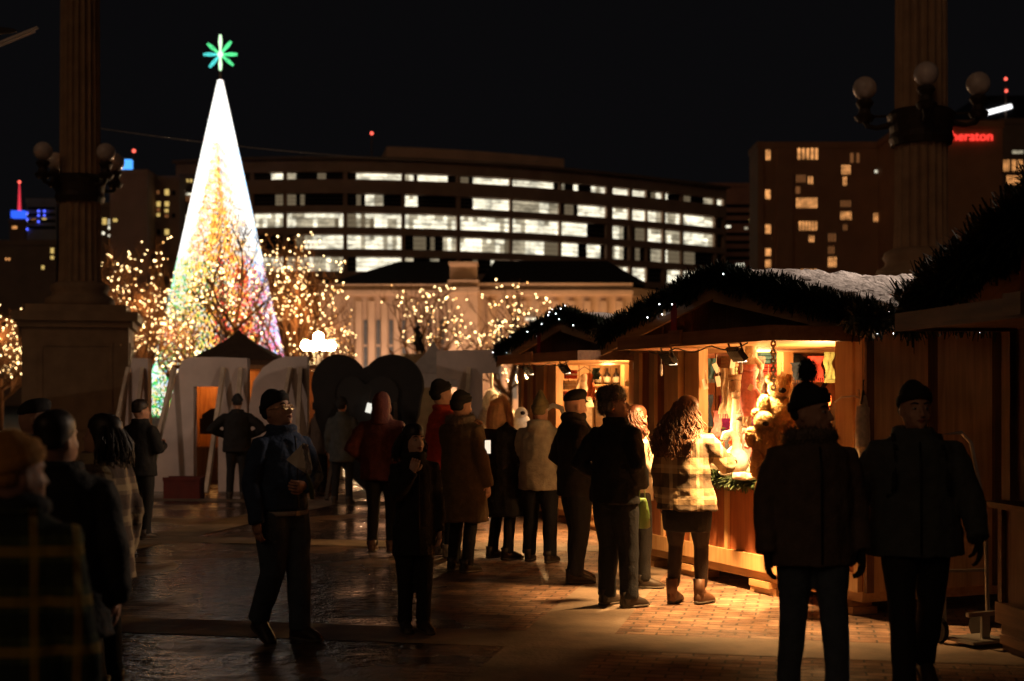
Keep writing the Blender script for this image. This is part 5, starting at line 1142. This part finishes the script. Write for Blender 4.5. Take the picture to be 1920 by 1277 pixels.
    def Hd(x_, y_, z_): return nk + HR_ @ Vector((x_*s*hs, y_*s*hs, z_*s*hs)) 
    hr = lambda z, rx, ry, cy: [Hd(rx*math.cos(a), cy+ry*math.sin(a), z) for a in [2*math.pi*q/n for q in range(n)]]
    mb.loft([hr(-.03, .058, .06, .02), hr(.03, .052, .056, .015), hr(.055, .048, .07, -.01), hr(.075, .05, .088, -.022), hr(.10, .062, .096, -.012), hr(.14, .070, .100, 0), hr(.18, .074, .098, .004), hr(.22, .073, .098, .006), hr(.255, .060, .082, .006), hr(.28, .035, .05, .006), hr(.288, .008, .01, .006)])
    ht = lambda z, rx, ry, cy: [Hd(rx*math.cos(a), cy+ry*math.sin(a), z+.018-.26*(cy+ry*math.sin(a))) for a in [2*math.pi*q/n for q in range(n)]]
    fhead = MB(); q3 = lambda a: HR_ @ Matrix.Rotation(0, 3, 'X')
    mb.tube([Hd(0, -.095, .172), Hd(0, -.112, .145), Hd(0, -.122, .128), Hd(0, -.10, .120)], [.009*s, .012*s, .015*s, .008*s], 8)
    mb.ell(Hd(0, -.092, .098), (.026*s, .018*s, .010*s), 10, 6, HR_); mb.ell(Hd(0, -.088, .066), (.022*s, .02*s, .016*s), 10, 6, HR_)
    for sd in (1, -1):
        mb.ell(Hd(sd*.074, .012, .145), (.010*s, .020*s, .032*s), 8, 6, HR_); mb.ell(Hd(sd*.032, -.078, .188), (.025*s, .014*s, .008*s), 8, 5, HR_); mb.ell(Hd(sd*.042, -.068, .125), (.02*s, .02*s, .022*s), 8, 6, HR_)
    ex = MB()
    gls = []
    for sd, mode in zip((1, -1), arms):
        if mode in ('pocket',): continue
        sh, el, wr, hd, hn = A[sd]
        gl_ = MB(); gls.append(gl_)
        hand(gl_ if gloves else ex, vv(wr), hd, hn, s*(1.12 if gloves else 1.0), {'down': .45, 'swingf': .4, 'swingb': .4, 'mouth': .9, 'cup': 1.0, 'hold': 1.0, 'phone': .9, 'reach': .3, 'akimbo': .6, 'crook': .8}[mode], side=sd)
    body = mb.build('person', sk, None, True, mods={'voxel': .0085 if faced else .012, 'smooth': 2, 'extra': ex})
    body.location = (x, y, 0); body.rotation_euler = (0, 0, R(face+90)); tag(body, label, 'person', grp)
    def child(m_, nm, mt, **md):
        return m_.build(nm, mt, body, True, mods=md if md else None)
    if gloves:
        for g_ in gls: child(g_, 'glove', gloves)
    # ---- trousers
    if pants:
        for_ = MB(); for_.loft([ring(z, a*wide*hipw, b*hipw) for z, a, b in ((.80, .13, .115), (.88, .165, .13), (.97, .165, .13), (1.05, .15, .12))])
        for sd in (1, -1):
            h, k, a, back = L_[sd]
            w_ = 1.0 if not skirt else .88
            for_.tube([vv(h+Vector((0, 0, .03))), vv(h.lerp(k, .35)), vv(h.lerp(k, .75)), vv(k), vv(k.lerp(a, .35)), vv(k.lerp(a, .75)), vv(a+Vector((0, 0, -.015 if not skirt else .05)))], [q*s*legw*(w_ if i > 2 else 1)*(1.0) for i, q in enumerate((.098, .097, .078, .070, .068, .062, .064 if not skirt else .05))], 12)
        child(for_, 'trousers' if not skirt else 'tights', pants, voxel=vox, smooth=2, disp=.012 if not skirt else .002)
    for sd in (1, -1):
        h, k, a, back = L_[sd]; m_ = MB(); tilt = .5 if back else 0
        rot = Euler((tilt, 0, sd*.12)).to_matrix()
        def F_(px, py, pz): 
            v = rot @ Vector((px, py, pz)); return V(a.x+v.x, a.y+v.y, max(0.0, a.z-.09+v.z+ (0.0 if not back else -.02)))
        prof = ((.075, .030, .045, .10), (.03, .044, .05, .125), (-.03, .046, .048, .12), (-.09, .050, .040, .095), (-.15, .048, .032, .07), (-.19, .028, .022, .045))
        m_.loft([[F_(w2*math.cos(q)*1.0, yy, max(.004, hh/2+hh*.5*math.sin(q)*1.0)) for q in [2*math.pi*t/12 for t in range(12)]] for yy, w2, _, hh in prof])
        m_.tube([F_(0, .03, .05), F_(0, .035, .14 if not skirt else .22)], [.045*s, .052*s], 10)
        child(m_, 'shoe', shoes or SHOE)
        m2 = MB(); m2.loft([[F_(w2*1.06*math.cos(q), yy*1.03, .004+.013*(1+math.sin(q))) for q in [2*math.pi*t/12 for t in range(12)]] for yy, w2, _, hh in prof]); child(m2, 'sole', mat('shoe_sole', (.10, .08, .06), .7))
    # ---- coat
    if coat:
        z0 = coat_hem; m_ = MB(); b = bulk*wide
        prof = [(1.505, .070, .072), (1.48, .095, .085), (1.455, .135, .10), (1.41, .175, .122), (1.30, .183, .14), (1.18, .178, .142), (1.05, .182, .142)]
        prof = [(z, a*b, q*bulk) for z, a, q in prof]
        zz = .95
        while zz > z0+.04: prof.append((zz, (.190+(.95-zz)*.10*flare)*b*max(1, hipw*.97), (.15+(.95-zz)*.09*flare)*bulk)); zz -= .1
        prof.append((z0, (.192+(.95-z0)*.10*flare)*b*max(1, hipw*.97), (.152+(.95-z0)*.09*flare)*bulk))
        rings = []
        if puff:
            out_ = []; 
            for (za, aa, qa), (zb, ab, qb) in zip(prof, prof[1:]):
                m = max(1, int((za-zb)/.022))
                for i in range(m): t = i/m; z = za+(zb-za)*t; k = 1+.05*abs(math.sin(z*math.pi/.085)); out_.append((z, (aa+(ab-aa)*t)*k, (qa+(qb-qa)*t)*k))
            prof = out_+[prof[-1]]
        m_.loft([ring(z, a, q) for z, a, q in prof])
        for sd in (1, -1):
            sh, el, wr, hd, hn = A[sd]; end = wr+(wr-el).normalized()*(.015-sleeve_end)
            pts = [sh+Vector((-sd*.05, 0, .0)), sh+Vector((sd*.012, 0, -.01)), sh.lerp(el, .35), sh.lerp(el, .7), el, el.lerp(end, .35), el.lerp(end, .7), end]; rr = [.05, .066, .074, .070, .068, .062, .056, .050]
            if puff:
                np_, nr = [], []
                for i in range(len(pts)-1):
                    for q in range(4): t = q/4; np_.append(pts[i].lerp(pts[i+1], t)); nr.append((rr[i]+(rr[i+1]-rr[i])*t)*(1+.08*abs(math.sin((i*4+q)*1.1))))
                pts, rr = np_+[pts[-1]], nr+[rr[-1]]
            m_.tube([vv(p) for p in pts], [r_*s*bulk for r_ in rr], 12)
        if hood == 'down': m_.ell(V(0, .10, 1.46), (.12*s, .08*s, .08*s), 12, 8); m_.tube([V(-.1, -.02, 1.47), V(-.09, .08, 1.50), V(0, .13, 1.50), V(.09, .08, 1.50), V(.1, -.02, 1.47)], .04*s, 8)
        if collar != 'none': m_.tube([V(.088*math.cos(a), .088*math.sin(a)+.005, 1.505) for a in [2*math.pi*q/16 for q in range(17)]], .028*s, 8)
        c_ = child(m_, 'coat' if z0 < .8 else 'jacket', coat, voxel=vox*.9, smooth=2, disp=disp if not puff else .008)
        if coat_detail:
            m2 = MB(); yf = lambda z: -(.152*bulk+.006)
            m2.tube([V(0, -.10*bulk-.03, 1.45), V(0, -.149*bulk-.006, 1.3), V(0, -.149*bulk-.008, 1.1), V(0, -.156*bulk-.008, z0+.02)], .006*s, 5); m2.build('zip', black, body, True)
    if hood == 'up':
        m_ = MB(); m_.loft([hr(-.05, .12, .12, .02), hr(.0, .105, .115, .03), hr(.08, .095, .115, .035), hr(.16, .098, .12, .025), hr(.23, .092, .115, .02), hr(.285, .06, .08, .01), hr(.305, .02, .03, .01)])
        child(m_, 'hood', coat, voxel=.015, smooth=1, disp=.014)
        # the face opening shows as a darker ring of lining
        m2 = MB(); m2.tube([Hd(.068*math.cos(a), -.088, .13+.085*math.sin(a)) for a in [2*math.pi*q/18 for q in range(19)]], .016*s, 7); m2.build('hood_edge', coat, body, True)
    if hood == 'fur':
        m_ = MB(); pts = [Hd(.10*math.cos(a), -.05+.05*math.sin(a), .15+.15*math.sin(a)) for a in [2*math.pi*q/20 for q in range(21)]]
        m_.tube(pts, .035*s, 8)
        for p in pts[:-1]: m_.fuzz(p, .035*s, 170, .055, .003, droop=0)
        m_.loft([hr(-.02, .11, .11, .04), hr(.08, .10, .12, .04), hr(.18, .10, .115, .035), hr(.27, .08, .09, .03), hr(.31, .03, .04, .02)])
        for z in (.08, .16, .23, .29):
            m_.fuzz(Hd(0, .04, z), (.10*s, .10*s, .05*s), 500, .035, .003, droop=0)
        m_.build('fur_hood', FURT, body)
    if collar == 'fur':
        m_ = MB(); pts = [V(.12*math.cos(a), .10*math.sin(a)+.02, 1.50-.015*math.sin(a)) for a in [2*math.pi*q/18 for q in range(19)]]; m_.tube(pts, .04*s, 8)
        for p in pts[:-1]: m_.fuzz(p, .042*s, 120, .04, .003)
        m_.build('fur_collar', BHAT, body)
    if collar == 'scarf':
        m_ = MB(); m_.tube([V(.085*math.cos(a), .085*math.sin(a)+.0, 1.515+.01*math.sin(a*3)) for a in [2*math.pi*q/16 for q in range(17)]], .042*s, 8); m_.tube([V(.03, -.1, 1.50), V(.05, -.17*bulk, 1.38), V(.05, -.175*bulk, 1.2)], [.03*s, .035*s, .03*s], 8, flat=.5)
        child(m_, 'scarf', HAT, voxel=.014, disp=.015)
    # ---- headgear
    if hat:
        m_ = MB()
        if hat in ('beanie', 'pompom', 'pointed'):
            m_.loft([ht(.172, .084, .108, .012), ht(.19, .086, .110, .012), ht(.215, .083, .107, .012), ht(.218, .080, .105, .012), ht(.25, .074, .098, .014), hr(.285, .058, .076, .02), hr(.31, .03, .04, .025), hr(.318, .01, .012, .025)])
            if hat == 'pointed': m_.loft([hr(.24, .075, .095, .012), hr(.30, .055, .065, .02), hr(.36, .022, .03, .03), hr(.385, .006, .006, .035)])
            m_.ell(Hd(0, .05, .15), (.080*s, .066*s, .05*s), 12, 8, HR_)
            child(m_, 'hat', hatm or HAT, voxel=.012, smooth=1, disp=.01)
            m3 = MB(); m3.loft([ht(.172, .087, .111, .012), ht(.177, .091, .115, .012), ht(.212, .091, .115, .012), ht(.217, .086, .111, .012)]); child(m3, 'hat_cuff', hatm or HAT)
            if hat == 'pompom': m2 = MB(); m2.ell(Hd(0, .02, .37), .055*s, 12, 8); m2.fuzz(Hd(0, .02, .37), .055*s, 900, .035, .003, droop=0); m2.build('pompom', hatm or HAT, body)
        elif hat == 'cap':
            m_.loft([ht(.185, .078, .102, .008), ht(.205, .084, .108, .008), ht(.228, .085, .108, .004), ht(.255, .074, .094, .0), ht(.275, .05, .066, .0), ht(.283, .02, .03, .0)]); m_.ell(Hd(0, -.09, .205), (.058*s, .045*s, .010*s), 12, 6, HR_)
            child(m_, 'flat_cap', hatm or HAT, voxel=.012, smooth=1)
        elif hat == 'fur':
            m_.ell(Hd(0, .012, .235), (.096*s, .118*s, .078*s), 16, 10, HR_); m_.ell(Hd(0, .065, .16), (.088*s, .065*s, .07*s), 14, 8, HR_)
            for sd in (1, -1): m_.ell(Hd(sd*.08, .04, .15), (.022*s, .035*s, .045*s), 10, 6, HR_)
            m_.fuzz(Hd(0, .012, .235), (.096*s, .118*s, .078*s), 2600, .03, .003, rot=HR_, droop=.2); m_.fuzz(Hd(0, .065, .16), (.088*s, .07*s, .07*s), 1200, .03, .003, rot=HR_)
            m_.build('fur_hat', hatm or BHAT, body)
    # ---- hair
    if hair:
        m_ = MB(); r_ = random.Random(hash(label) % 1000 if False else len(label)*7+int(x*10))
        if hair == 'short':
            m_.loft([hr(.13, .070, .06, .05), hr(.16, .079, .085, .03), hr(.20, .080, .104, .012), hr(.24, .078, .104, .012), hr(.275, .062, .086, .012), hr(.298, .03, .04, .01)]); child(m_, 'hair', hairm or HD, voxel=.012, smooth=1, disp=.012)
        else:
            long = hair == 'long'; Lh = .46 if long else (.22 if hair == 'bob' else .30)
            m_.loft([hr(.02, .08, .06, .05), hr(.08, .084, .075, .045), hr(.15, .085, .095, .025), hr(.21, .083, .108, .012), hr(.25, .078, .102, .012), hr(.285, .055, .072, .012), hr(.30, .02, .03, .01)])
            if long: m_.loft([[nk+HR_ @ Vector((a_*math.cos(q)*s, (cy+b_*math.sin(q))*s, z_*s)) for q in [2*math.pi*t/14 for t in range(14)]] for z_, a_, b_, cy in ((.12, .08, .06, .05), (0, .11, .06, .085), (-.10, .14, .06, .10), (-.18, .15, .05, .12), (-.22, .12, .03, .12))])
            curly = hair in ('long', 'curly'); ns = 620 if long else 420
            for i in range(ns):
                a = r_.uniform(math.pi*.02, math.pi*.98); el = r_.uniform(.05, 1.35)
                st_ = Vector((.084*math.cos(a)*math.cos(el), .018+.100*math.sin(a)*math.cos(el), .19+.105*math.sin(el)))
                pts = []; ph = r_.uniform(0, 6.28); Ls = Lh*r_.uniform(.6, 1.05); out_ = Vector((math.cos(a), math.sin(a), 0)); fr_ = r_.uniform(20, 34)
                nseg = 16 if curly else 7; amp = .017 if curly else .004
                spread = (.14 if long else .075)*r_.uniform(.4, 1.1)
                for k in range(nseg):
                    t = k/(nseg-1); d_ = Ls*t
                    p = st_+out_*(spread*min(1, t*1.6)+.014*math.sin(min(1, t*4)*math.pi/2)); p.z = st_.z-d_-el*.02
                    if t < .15: p.z = st_.z-d_*.6
                    w_ = amp*min(1, t*3); p += Vector((w_*math.cos(ph+d_*fr_*2.2), w_*math.sin(ph+d_*fr_*2.2), 0))
                    if p.z < .02 and abs(p.x) > .0: 
                        p.y = max(p.y, .085+.10*min(1, -min(0, p.z)/.1)+r_.uniform(0, .03)) if long else p.y
                    pts.append(nk+HR_ @ (p*s))
                m_.tube(pts, [.0075*s*(1-.6*k/(nseg-1)) for k in range(nseg)], 4, cap=False)
            m_.build('hair', hairm or HB, body, True)
    # ---- face
    if faced:
        dk = mat('eye_dark', (.015, .01, .008), .3); wt = mat('eye_white', (.6, .55, .5), .3); lp = mat('lips', (.36, .12, .09), .5)
        for sd in (1, -1):
            m_ = MB(); m_.ell(Hd(sd*.031, -.084, .165), (.0135*s, .010*s, .0075*s), 10, 6, HR_); m_.build('eye', wt, body, True)
            m_ = MB(); m_.ell(Hd(sd*.031, -.093, .165), (.0058*s, .004*s, .0065*s), 8, 6, HR_); m_.build('iris', dk, body, True)
            m_ = MB(); m_.tube([Hd(sd*.014, -.094, .189), Hd(sd*.033, -.094, .196), Hd(sd*.052, -.078, .188)], [.004*s, .005*s, .003*s], 6); m_.build('eyebrow', HD, body, True)
        m_ = MB(); m_.tube([Hd(-.024, -.097, .101), Hd(-.008, -.109, .104), Hd(.008, -.109, .104), Hd(.024, -.097, .101)], [.003*s, .006*s, .006*s, .003*s], 6); m_.tube([Hd(-.02, -.098, .096), Hd(0, -.108, .092), Hd(.02, -.098, .096)], [.003*s, .006*s, .003*s], 6); m_.build('mouth', lp, body, True)
    if backpack:
        m_ = MB(); 
        for sd in (1, -1): m_.tube([V(sd*.12, .10, 1.47), V(sd*.13, -.03, 1.49), V(sd*.14, -.14*bulk-.01, 1.38), V(sd*.15, -.155*bulk-.01, 1.2), V(sd*.18, -.05, 1.08)], .022*s, 6, flat=.5)
        m_.ell(V(0, .24, 1.25), (.15*s, .10*s, .22*s), 14, 10); child(m_, 'backpack', BLK, voxel=.02)
    return body, V, Hd, A

def at(px, D): return ((px-960)/F*D, D)
def Dh(top, H, rise=0): return (CAMZ-(H+rise))*F/(top-HOR)
PE = {}
# main walking man with glasses
D = 9.95; PE['m'] = person('man in dark beanie, glasses and navy jacket walking with a paper wrapped bouquet', at(528, D), -38, 1.74, 1.12, NAVY, .93, 1.03, .3, DJ, SHOE, 'beanie', HAT, None, None, ('crook', 'down'), {1: (.12, -.06), -1: (-.07, .16)}, yaw=8, pitch=12, faced=True, vox=.014, legw=1.25, disp=.024)
b, V, Hd, A = PE['m']
m_ = MB()
for sd in (1, -1):
    m_.tube([Hd(sd*.032+.019*math.cos(a), -.106, .163+.016*math.sin(a)) for a in [2*math.pi*q/14 for q in range(15)]], .0022, 5); m_.tube([Hd(sd*.05, -.105, .168), Hd(sd*.076, -.05, .168), Hd(sd*.078, .01, .165)], .002, 5)
m_.tube([Hd(-.013, -.106, .165), Hd(.013, -.106, .165)], .002, 5); m_.build('glasses', mat('gold_wire', (.9, .7, .4), .2, .9), b, True)
for sd in (1, -1):
    m_ = MB(); m_.ell(Hd(sd*.032, -.106, .163), (.018, .0015, .015), 12, 6); m_.build('lens', mat('lens_glass', (.35, .25, .18), .05, var=0), b, True)
m_ = MB(); m_.loft([[V(rx*math.cos(a), -.02+ry*math.sin(a), z) for a in [2*math.pi*q/20 for q in range(20)]] for z, rx, ry in ((.895, .190, .142), (.925, .192, .144))]); m_.build('shirt_hem', mat('grey_shirt', (.42, .38, .36), .8), b, True)
m_ = MB(); m_.box(V(0, -.165, .91), (.03, .01, .03)); m_.build('belt_buckle', MATS['steel_chain'], b)
# bouquet wrap
rt = root('wrapped_bouquet', 'cone of crinkled paper and foil held against the chest of the man in glasses', 'bouquet', P(560, 865, 9.72), 0)
foil = mat('crinkled_foil', (.6, .56, .54), .18, .85, var=.3, scale=30, bump=1.0, bscale=60); paper = mat('grey_kraft_paper', (.75, .68, .58), .75, var=.25)
m_ = MB(); m_.add([(-.085, 0, .01), (.03, -.03, .12), (.06, -.02, .11), (.09, 0, -.05), (.07, .03, -.10), (-.01, -.035, -.04)], [(0, 5, 1), (1, 5, 3, 2), (5, 4, 3)]); m_.add([(-.085, .012, .01), (.03, .02, .125), (.06, .03, .11), (.09, .04, -.05), (.07, .06, -.10)], [(0, 1, 2, 3, 4)]); m_.build('paper_wrap', paper, rt)
m_ = MB(); r_ = random.Random(2); g_ = [[Vector((.03+.035*i/6+.03*j/9*1.0+r_.uniform(-.006, .006), -.045+r_.uniform(-.012, .012), .12-.2*j/9+r_.uniform(-.006, .006))) for i in range(7)] for j in range(10)]
m_.add([p for row in g_ for p in row], [(j*7+i, j*7+i+1, (j+1)*7+i+1, (j+1)*7+i) for j in range(9) for i in range(6)]); m_.build('foil_wrap', foil, rt)
m_ = MB(); 
for q in range(4): m_.tube([(.05, 0, -.06), (.075+.008*q, -.01, -.18), (.085+.006*q, 0, -.26)], .006, 5)
m_.build('stems', cl('stem_green', (.06, .07, .02)), rt)
# plaid woman
D = 11.75; PE['w'] = person('woman with long curly brown hair in tan plaid overshirt, black shorts and tights', at(1288, D), 58, 1.70, 1.05, PL1, .80, 1.12, 1.1, TIGHT, BOOT, None, None, 'long', HB, ('down', 'reach'), {1: (.115, .03), -1: (-.105, -.06)}, yaw=-12, pitch=-8, hipw=1.16, vox=.013, skirt=True, legw=1.05, collar='none', disp=.03)
b, V, Hd, A = PE['w']
m_ = MB(); m_.loft([[V(rx*math.cos(a), ry*math.sin(a), z) for a in [2*math.pi*q/20 for q in range(20)]] for z, rx, ry in ((.62, .205, .155), (.72, .222, .168), (.80, .222, .168), (.92, .20, .155))]); m_.build('shorts', BLK, b, True, mods={'voxel': .016, 'disp': .01})
# man in black jacket with fur hat
D = 11.55; PE['j'] = person('man in brown fur hat and dark jacket, hands in pockets, beside the plaid woman', at(1152, D), 42, 1.77, 1.08, BLK, .84, 1.10, .6, JEAN, SHOE, 'fur', BHAT, None, None, ('pocket', 'pocket'), 'stand', yaw=-38, pitch=0, faced=True, vox=.015, legw=1.22)
# woman with cup behind
D = 12.75; PE['c'] = person('woman with short curly auburn hair and a tan cardigan holding a dark cup', at(1197, D), 12, 1.62, .95, TAN, .84, 1.0, .6, BLK, SHOE, None, None, 'curly', HR, ('cup', 'cup'), 'close', yaw=30, vox=.017)
rt = root('mug', 'dark mug held up by the auburn haired woman', 'mug', P(1192, 836, 12.25)); m_ = MB(); m_.tube([(0, 0, -.06), (0, 0, .06)], [.04, .044], 14); m_.build('cup_body', BLK, rt, True); m_ = MB(); m_.tube([(.04, 0, .03), (.07, 0, .02), (.07, 0, -.03), (.04, 0, -.04)], .008, 6); m_.build('handle', BLK, rt, True)
# man in flat cap
D = 13.1; PE['f'] = person('man in black flat cap and long black overcoat, side on to the far counter', at(1080, D), 18, 1.76, 1.05, BLK, .80, 1.12, .5, JEAN, SHOE, 'cap', HAT, None, None, ('pocket', 'pocket'), 'stand', yaw=10, faced=True, legw=1.25, vox=.016, collar='scarf', skinm=skin2)
# grey parka pointed hat
D = 14.7; PE['g'] = person('person in a pale grey parka and pointed olive hat seen from behind', at(1012, D), 68, 1.68, 1.08, GRYJ, .78, 1.14, .5, JEAN, SHOE, 'pointed', GHAT, None, None, ('hold', 'down'), 'stand', legw=1.2, vox=.018, hood='down')
# fur hood
D = 15.0; PE['h'] = person('person in dark coat with fluffy tan fur hood looking at the fleece', at(942, D), 40, 1.66, 1.1, BLK, .48, 1.28, .7, BLK, SHOE, None, None, None, None, ('hold', 'hold'), 'stand', yaw=-15, hood='fur', vox=.02)
# long coat
D = 13.9; PE['l'] = person('person in long dark brown coat with fur collar, black beanie, holding a phone', at(868, D), 52, 1.74, 1.1, OLV, .50, 1.2, .6, BLK, SHOE, 'beanie', HAT, None, None, ('phone', 'down'), 'stand', yaw=-10, collar='fur', vox=.018)
rt = root('phone', 'small bright phone held up beside the long brown coat', 'phone', P(914, 838, 13.7), R(30)); m_ = MB(); m_.box((0, 0, 0), (.07, .008, .14)); m_.build('case', BLK, rt); m_ = MB(); m_.box((0, -.006, 0), (.062, .003, .128)); m_.build('screen', glow('phone_screen', (1, .85, .65), 1.0), rt)
# red jacket
D = 15.2; PE['r'] = person('man in a bright red puffer jacket and black cap behind the long brown coat', at(830, D), 25, 1.86, 1.0, RED, .88, 1.12, .4, JEAN, SNK, 'beanie', HAT, None, None, ('down', 'down'), 'stand', yaw=0, puff=True, vox=.016, skinm=skin2)
# hooded maroon
D = 15.6; PE['d'] = person('person in a dark maroon hooded coat facing the black heart', at(716, D), 80, 1.74, 1.1, MAR, .80, 1.15, .5, BLK, BOOT, None, None, None, None, ('pocket', 'pocket'), 'stand', hood='up', vox=.02)
# girl
D = 10.35; PE['k'] = person('young girl in a dark coat looking back with her hand at her mouth', at(776, D), -70, 1.50, .86, BLK, .66, 1.02, .5, BLK, SHOE, None, None, 'bob', HD, ('down', 'mouth'), {1: (.07, -.04), -1: (-.06, .06)}, yaw=14, faced=True, vox=.014, skinm=skin2)
# back figures
PE['a'] = person('dark standing man with elbows out in front of the wide giant letter', at(445, 23.5), 100, 1.72, 1.1, BLK, .80, 1.15, .4, BLK, SHOE, 'beanie', HAT, None, None, ('akimbo', 'akimbo'), 'stand', vox=.024)
PE['b'] = person('dark haired man in black seen from behind before the letter props', at(265, 17), 60, 1.56+.1, 1.05, BLK, .80, 1.1, .4, BLK, SHOE, None, None, 'short', HD, ('hold', 'hold'), 'stand', yaw=-20, vox=.022)
PE['e'] = person('person in a dark blue grey coat standing against the black heart', at(642, 22.5), 80, 1.68, 1.0, TEALJ, .70, 1.1, .5, BLK, SHOE, 'beanie', HAT, None, None, ('down', 'hold'), 'stand', vox=.024)
PE['e2'] = person('person in a dark coat half hidden behind the maroon hooded coat', at(598, 25), 40, 1.62, .95, BRN, .74, 1.1, .5, JEAN, SHOE, None, None, 'short', HD, ('down', 'down'), 'stand', vox=.024)
# foreground pair
D = 8.0; PE['p'] = person('woman in pompom hat, brown coat and black gloves walking towards the camera', at(1522, D), -84, 1.735, 1.12, BRN, .78, 1.16, .55, DJ, SHOE, 'pompom', HAT, None, None, ('down', 'down'), 'step', yaw=45, gloves=BLK, collar='fur', hs=1.12, faced=True, vox=.014, legw=1.12, disp=.028)
D = 8.2; PE['q'] = person('person in a dark slate jacket and backpack walking beside the pompom hat woman', at(1716, D), -96, 1.76, 1.12, TEALJ, .80, 1.24, .6, BLK, SHOE, 'beanie', HAT, None, None, ('swingf', 'swingb'), 'walk2', yaw=10, gloves=BLK, hood='down', hs=1.08, faced=True, vox=.014, backpack=True, legw=1.08, disp=.028)
# near left group
D = 4.7; PE['s'] = person('person in green and yellow plaid coat and ochre beanie close to the camera', at(34, D), 78, 1.57, 1.0, PL2, .50, 1.1, 1.5, BLK, SHOE, 'beanie', OHAT, None, None, ('down', 'down'), 'step', yaw=-25, collar='scarf', vox=.012, disp=.03)
D = 6.3; PE['t'] = person('dark haired person in a black coat just beyond the ochre beanie', at(112, D), 100, 1.64, 1.05, BLK, .70, 1.15, .5, BLK, SHOE, None, None, 'short', HD, ('hold', 'down'), 'stand', yaw=-35, vox=.016)
D = 8.2; PE['u'] = person('dark haired woman in cream and brown plaid coat among the left group', at(190, D), 150, 1.60, 1.05, PL3, .72, 1.15, .5, JEAN, SHOE, None, None, 'bob', HD, ('hold', 'down'), 'stand', yaw=20, vox=.016)
D = 9.5; PE['v'] = person('person in a dark cap deep in the crowd at the far left', at(60, D), 20, 1.68, 1.05, BLK, .8, 1.1, .4, BLK, SHOE, 'cap', HAT, None, None, ('pocket', 'pocket'), 'stand', yaw=10, faced=True, vox=.018)
# green shopping bag
rt = root('shopping_bag', 'pale green plastic bag hanging from the hand of the auburn haired woman', 'bag', P(1204, 960, 12.3), R(20))
m_ = MB(); m_.loft([[(rx*math.cos(a), .05*math.sin(a), z) for a in [2*math.pi*q/14 for q in range(14)]] for z, rx in ((-.14, .05), (-.13, .075), (-.02, .07), (.09, .045), (.12, .03))]); m_.build('bag_body', mat('green_plastic', (.12, .22, .06), .4, trans=.25, bump=.6, bscale=18), rt, True)
m_ = MB(); m_.tube([(-.03, 0, .11), (-.02, 0, .2), (0, 0, .23), (.02, 0, .2), (.03, 0, .11)], .006, 5); m_.build('bag_handle', MATS['green_plastic'], rt, True)
bake_mods()
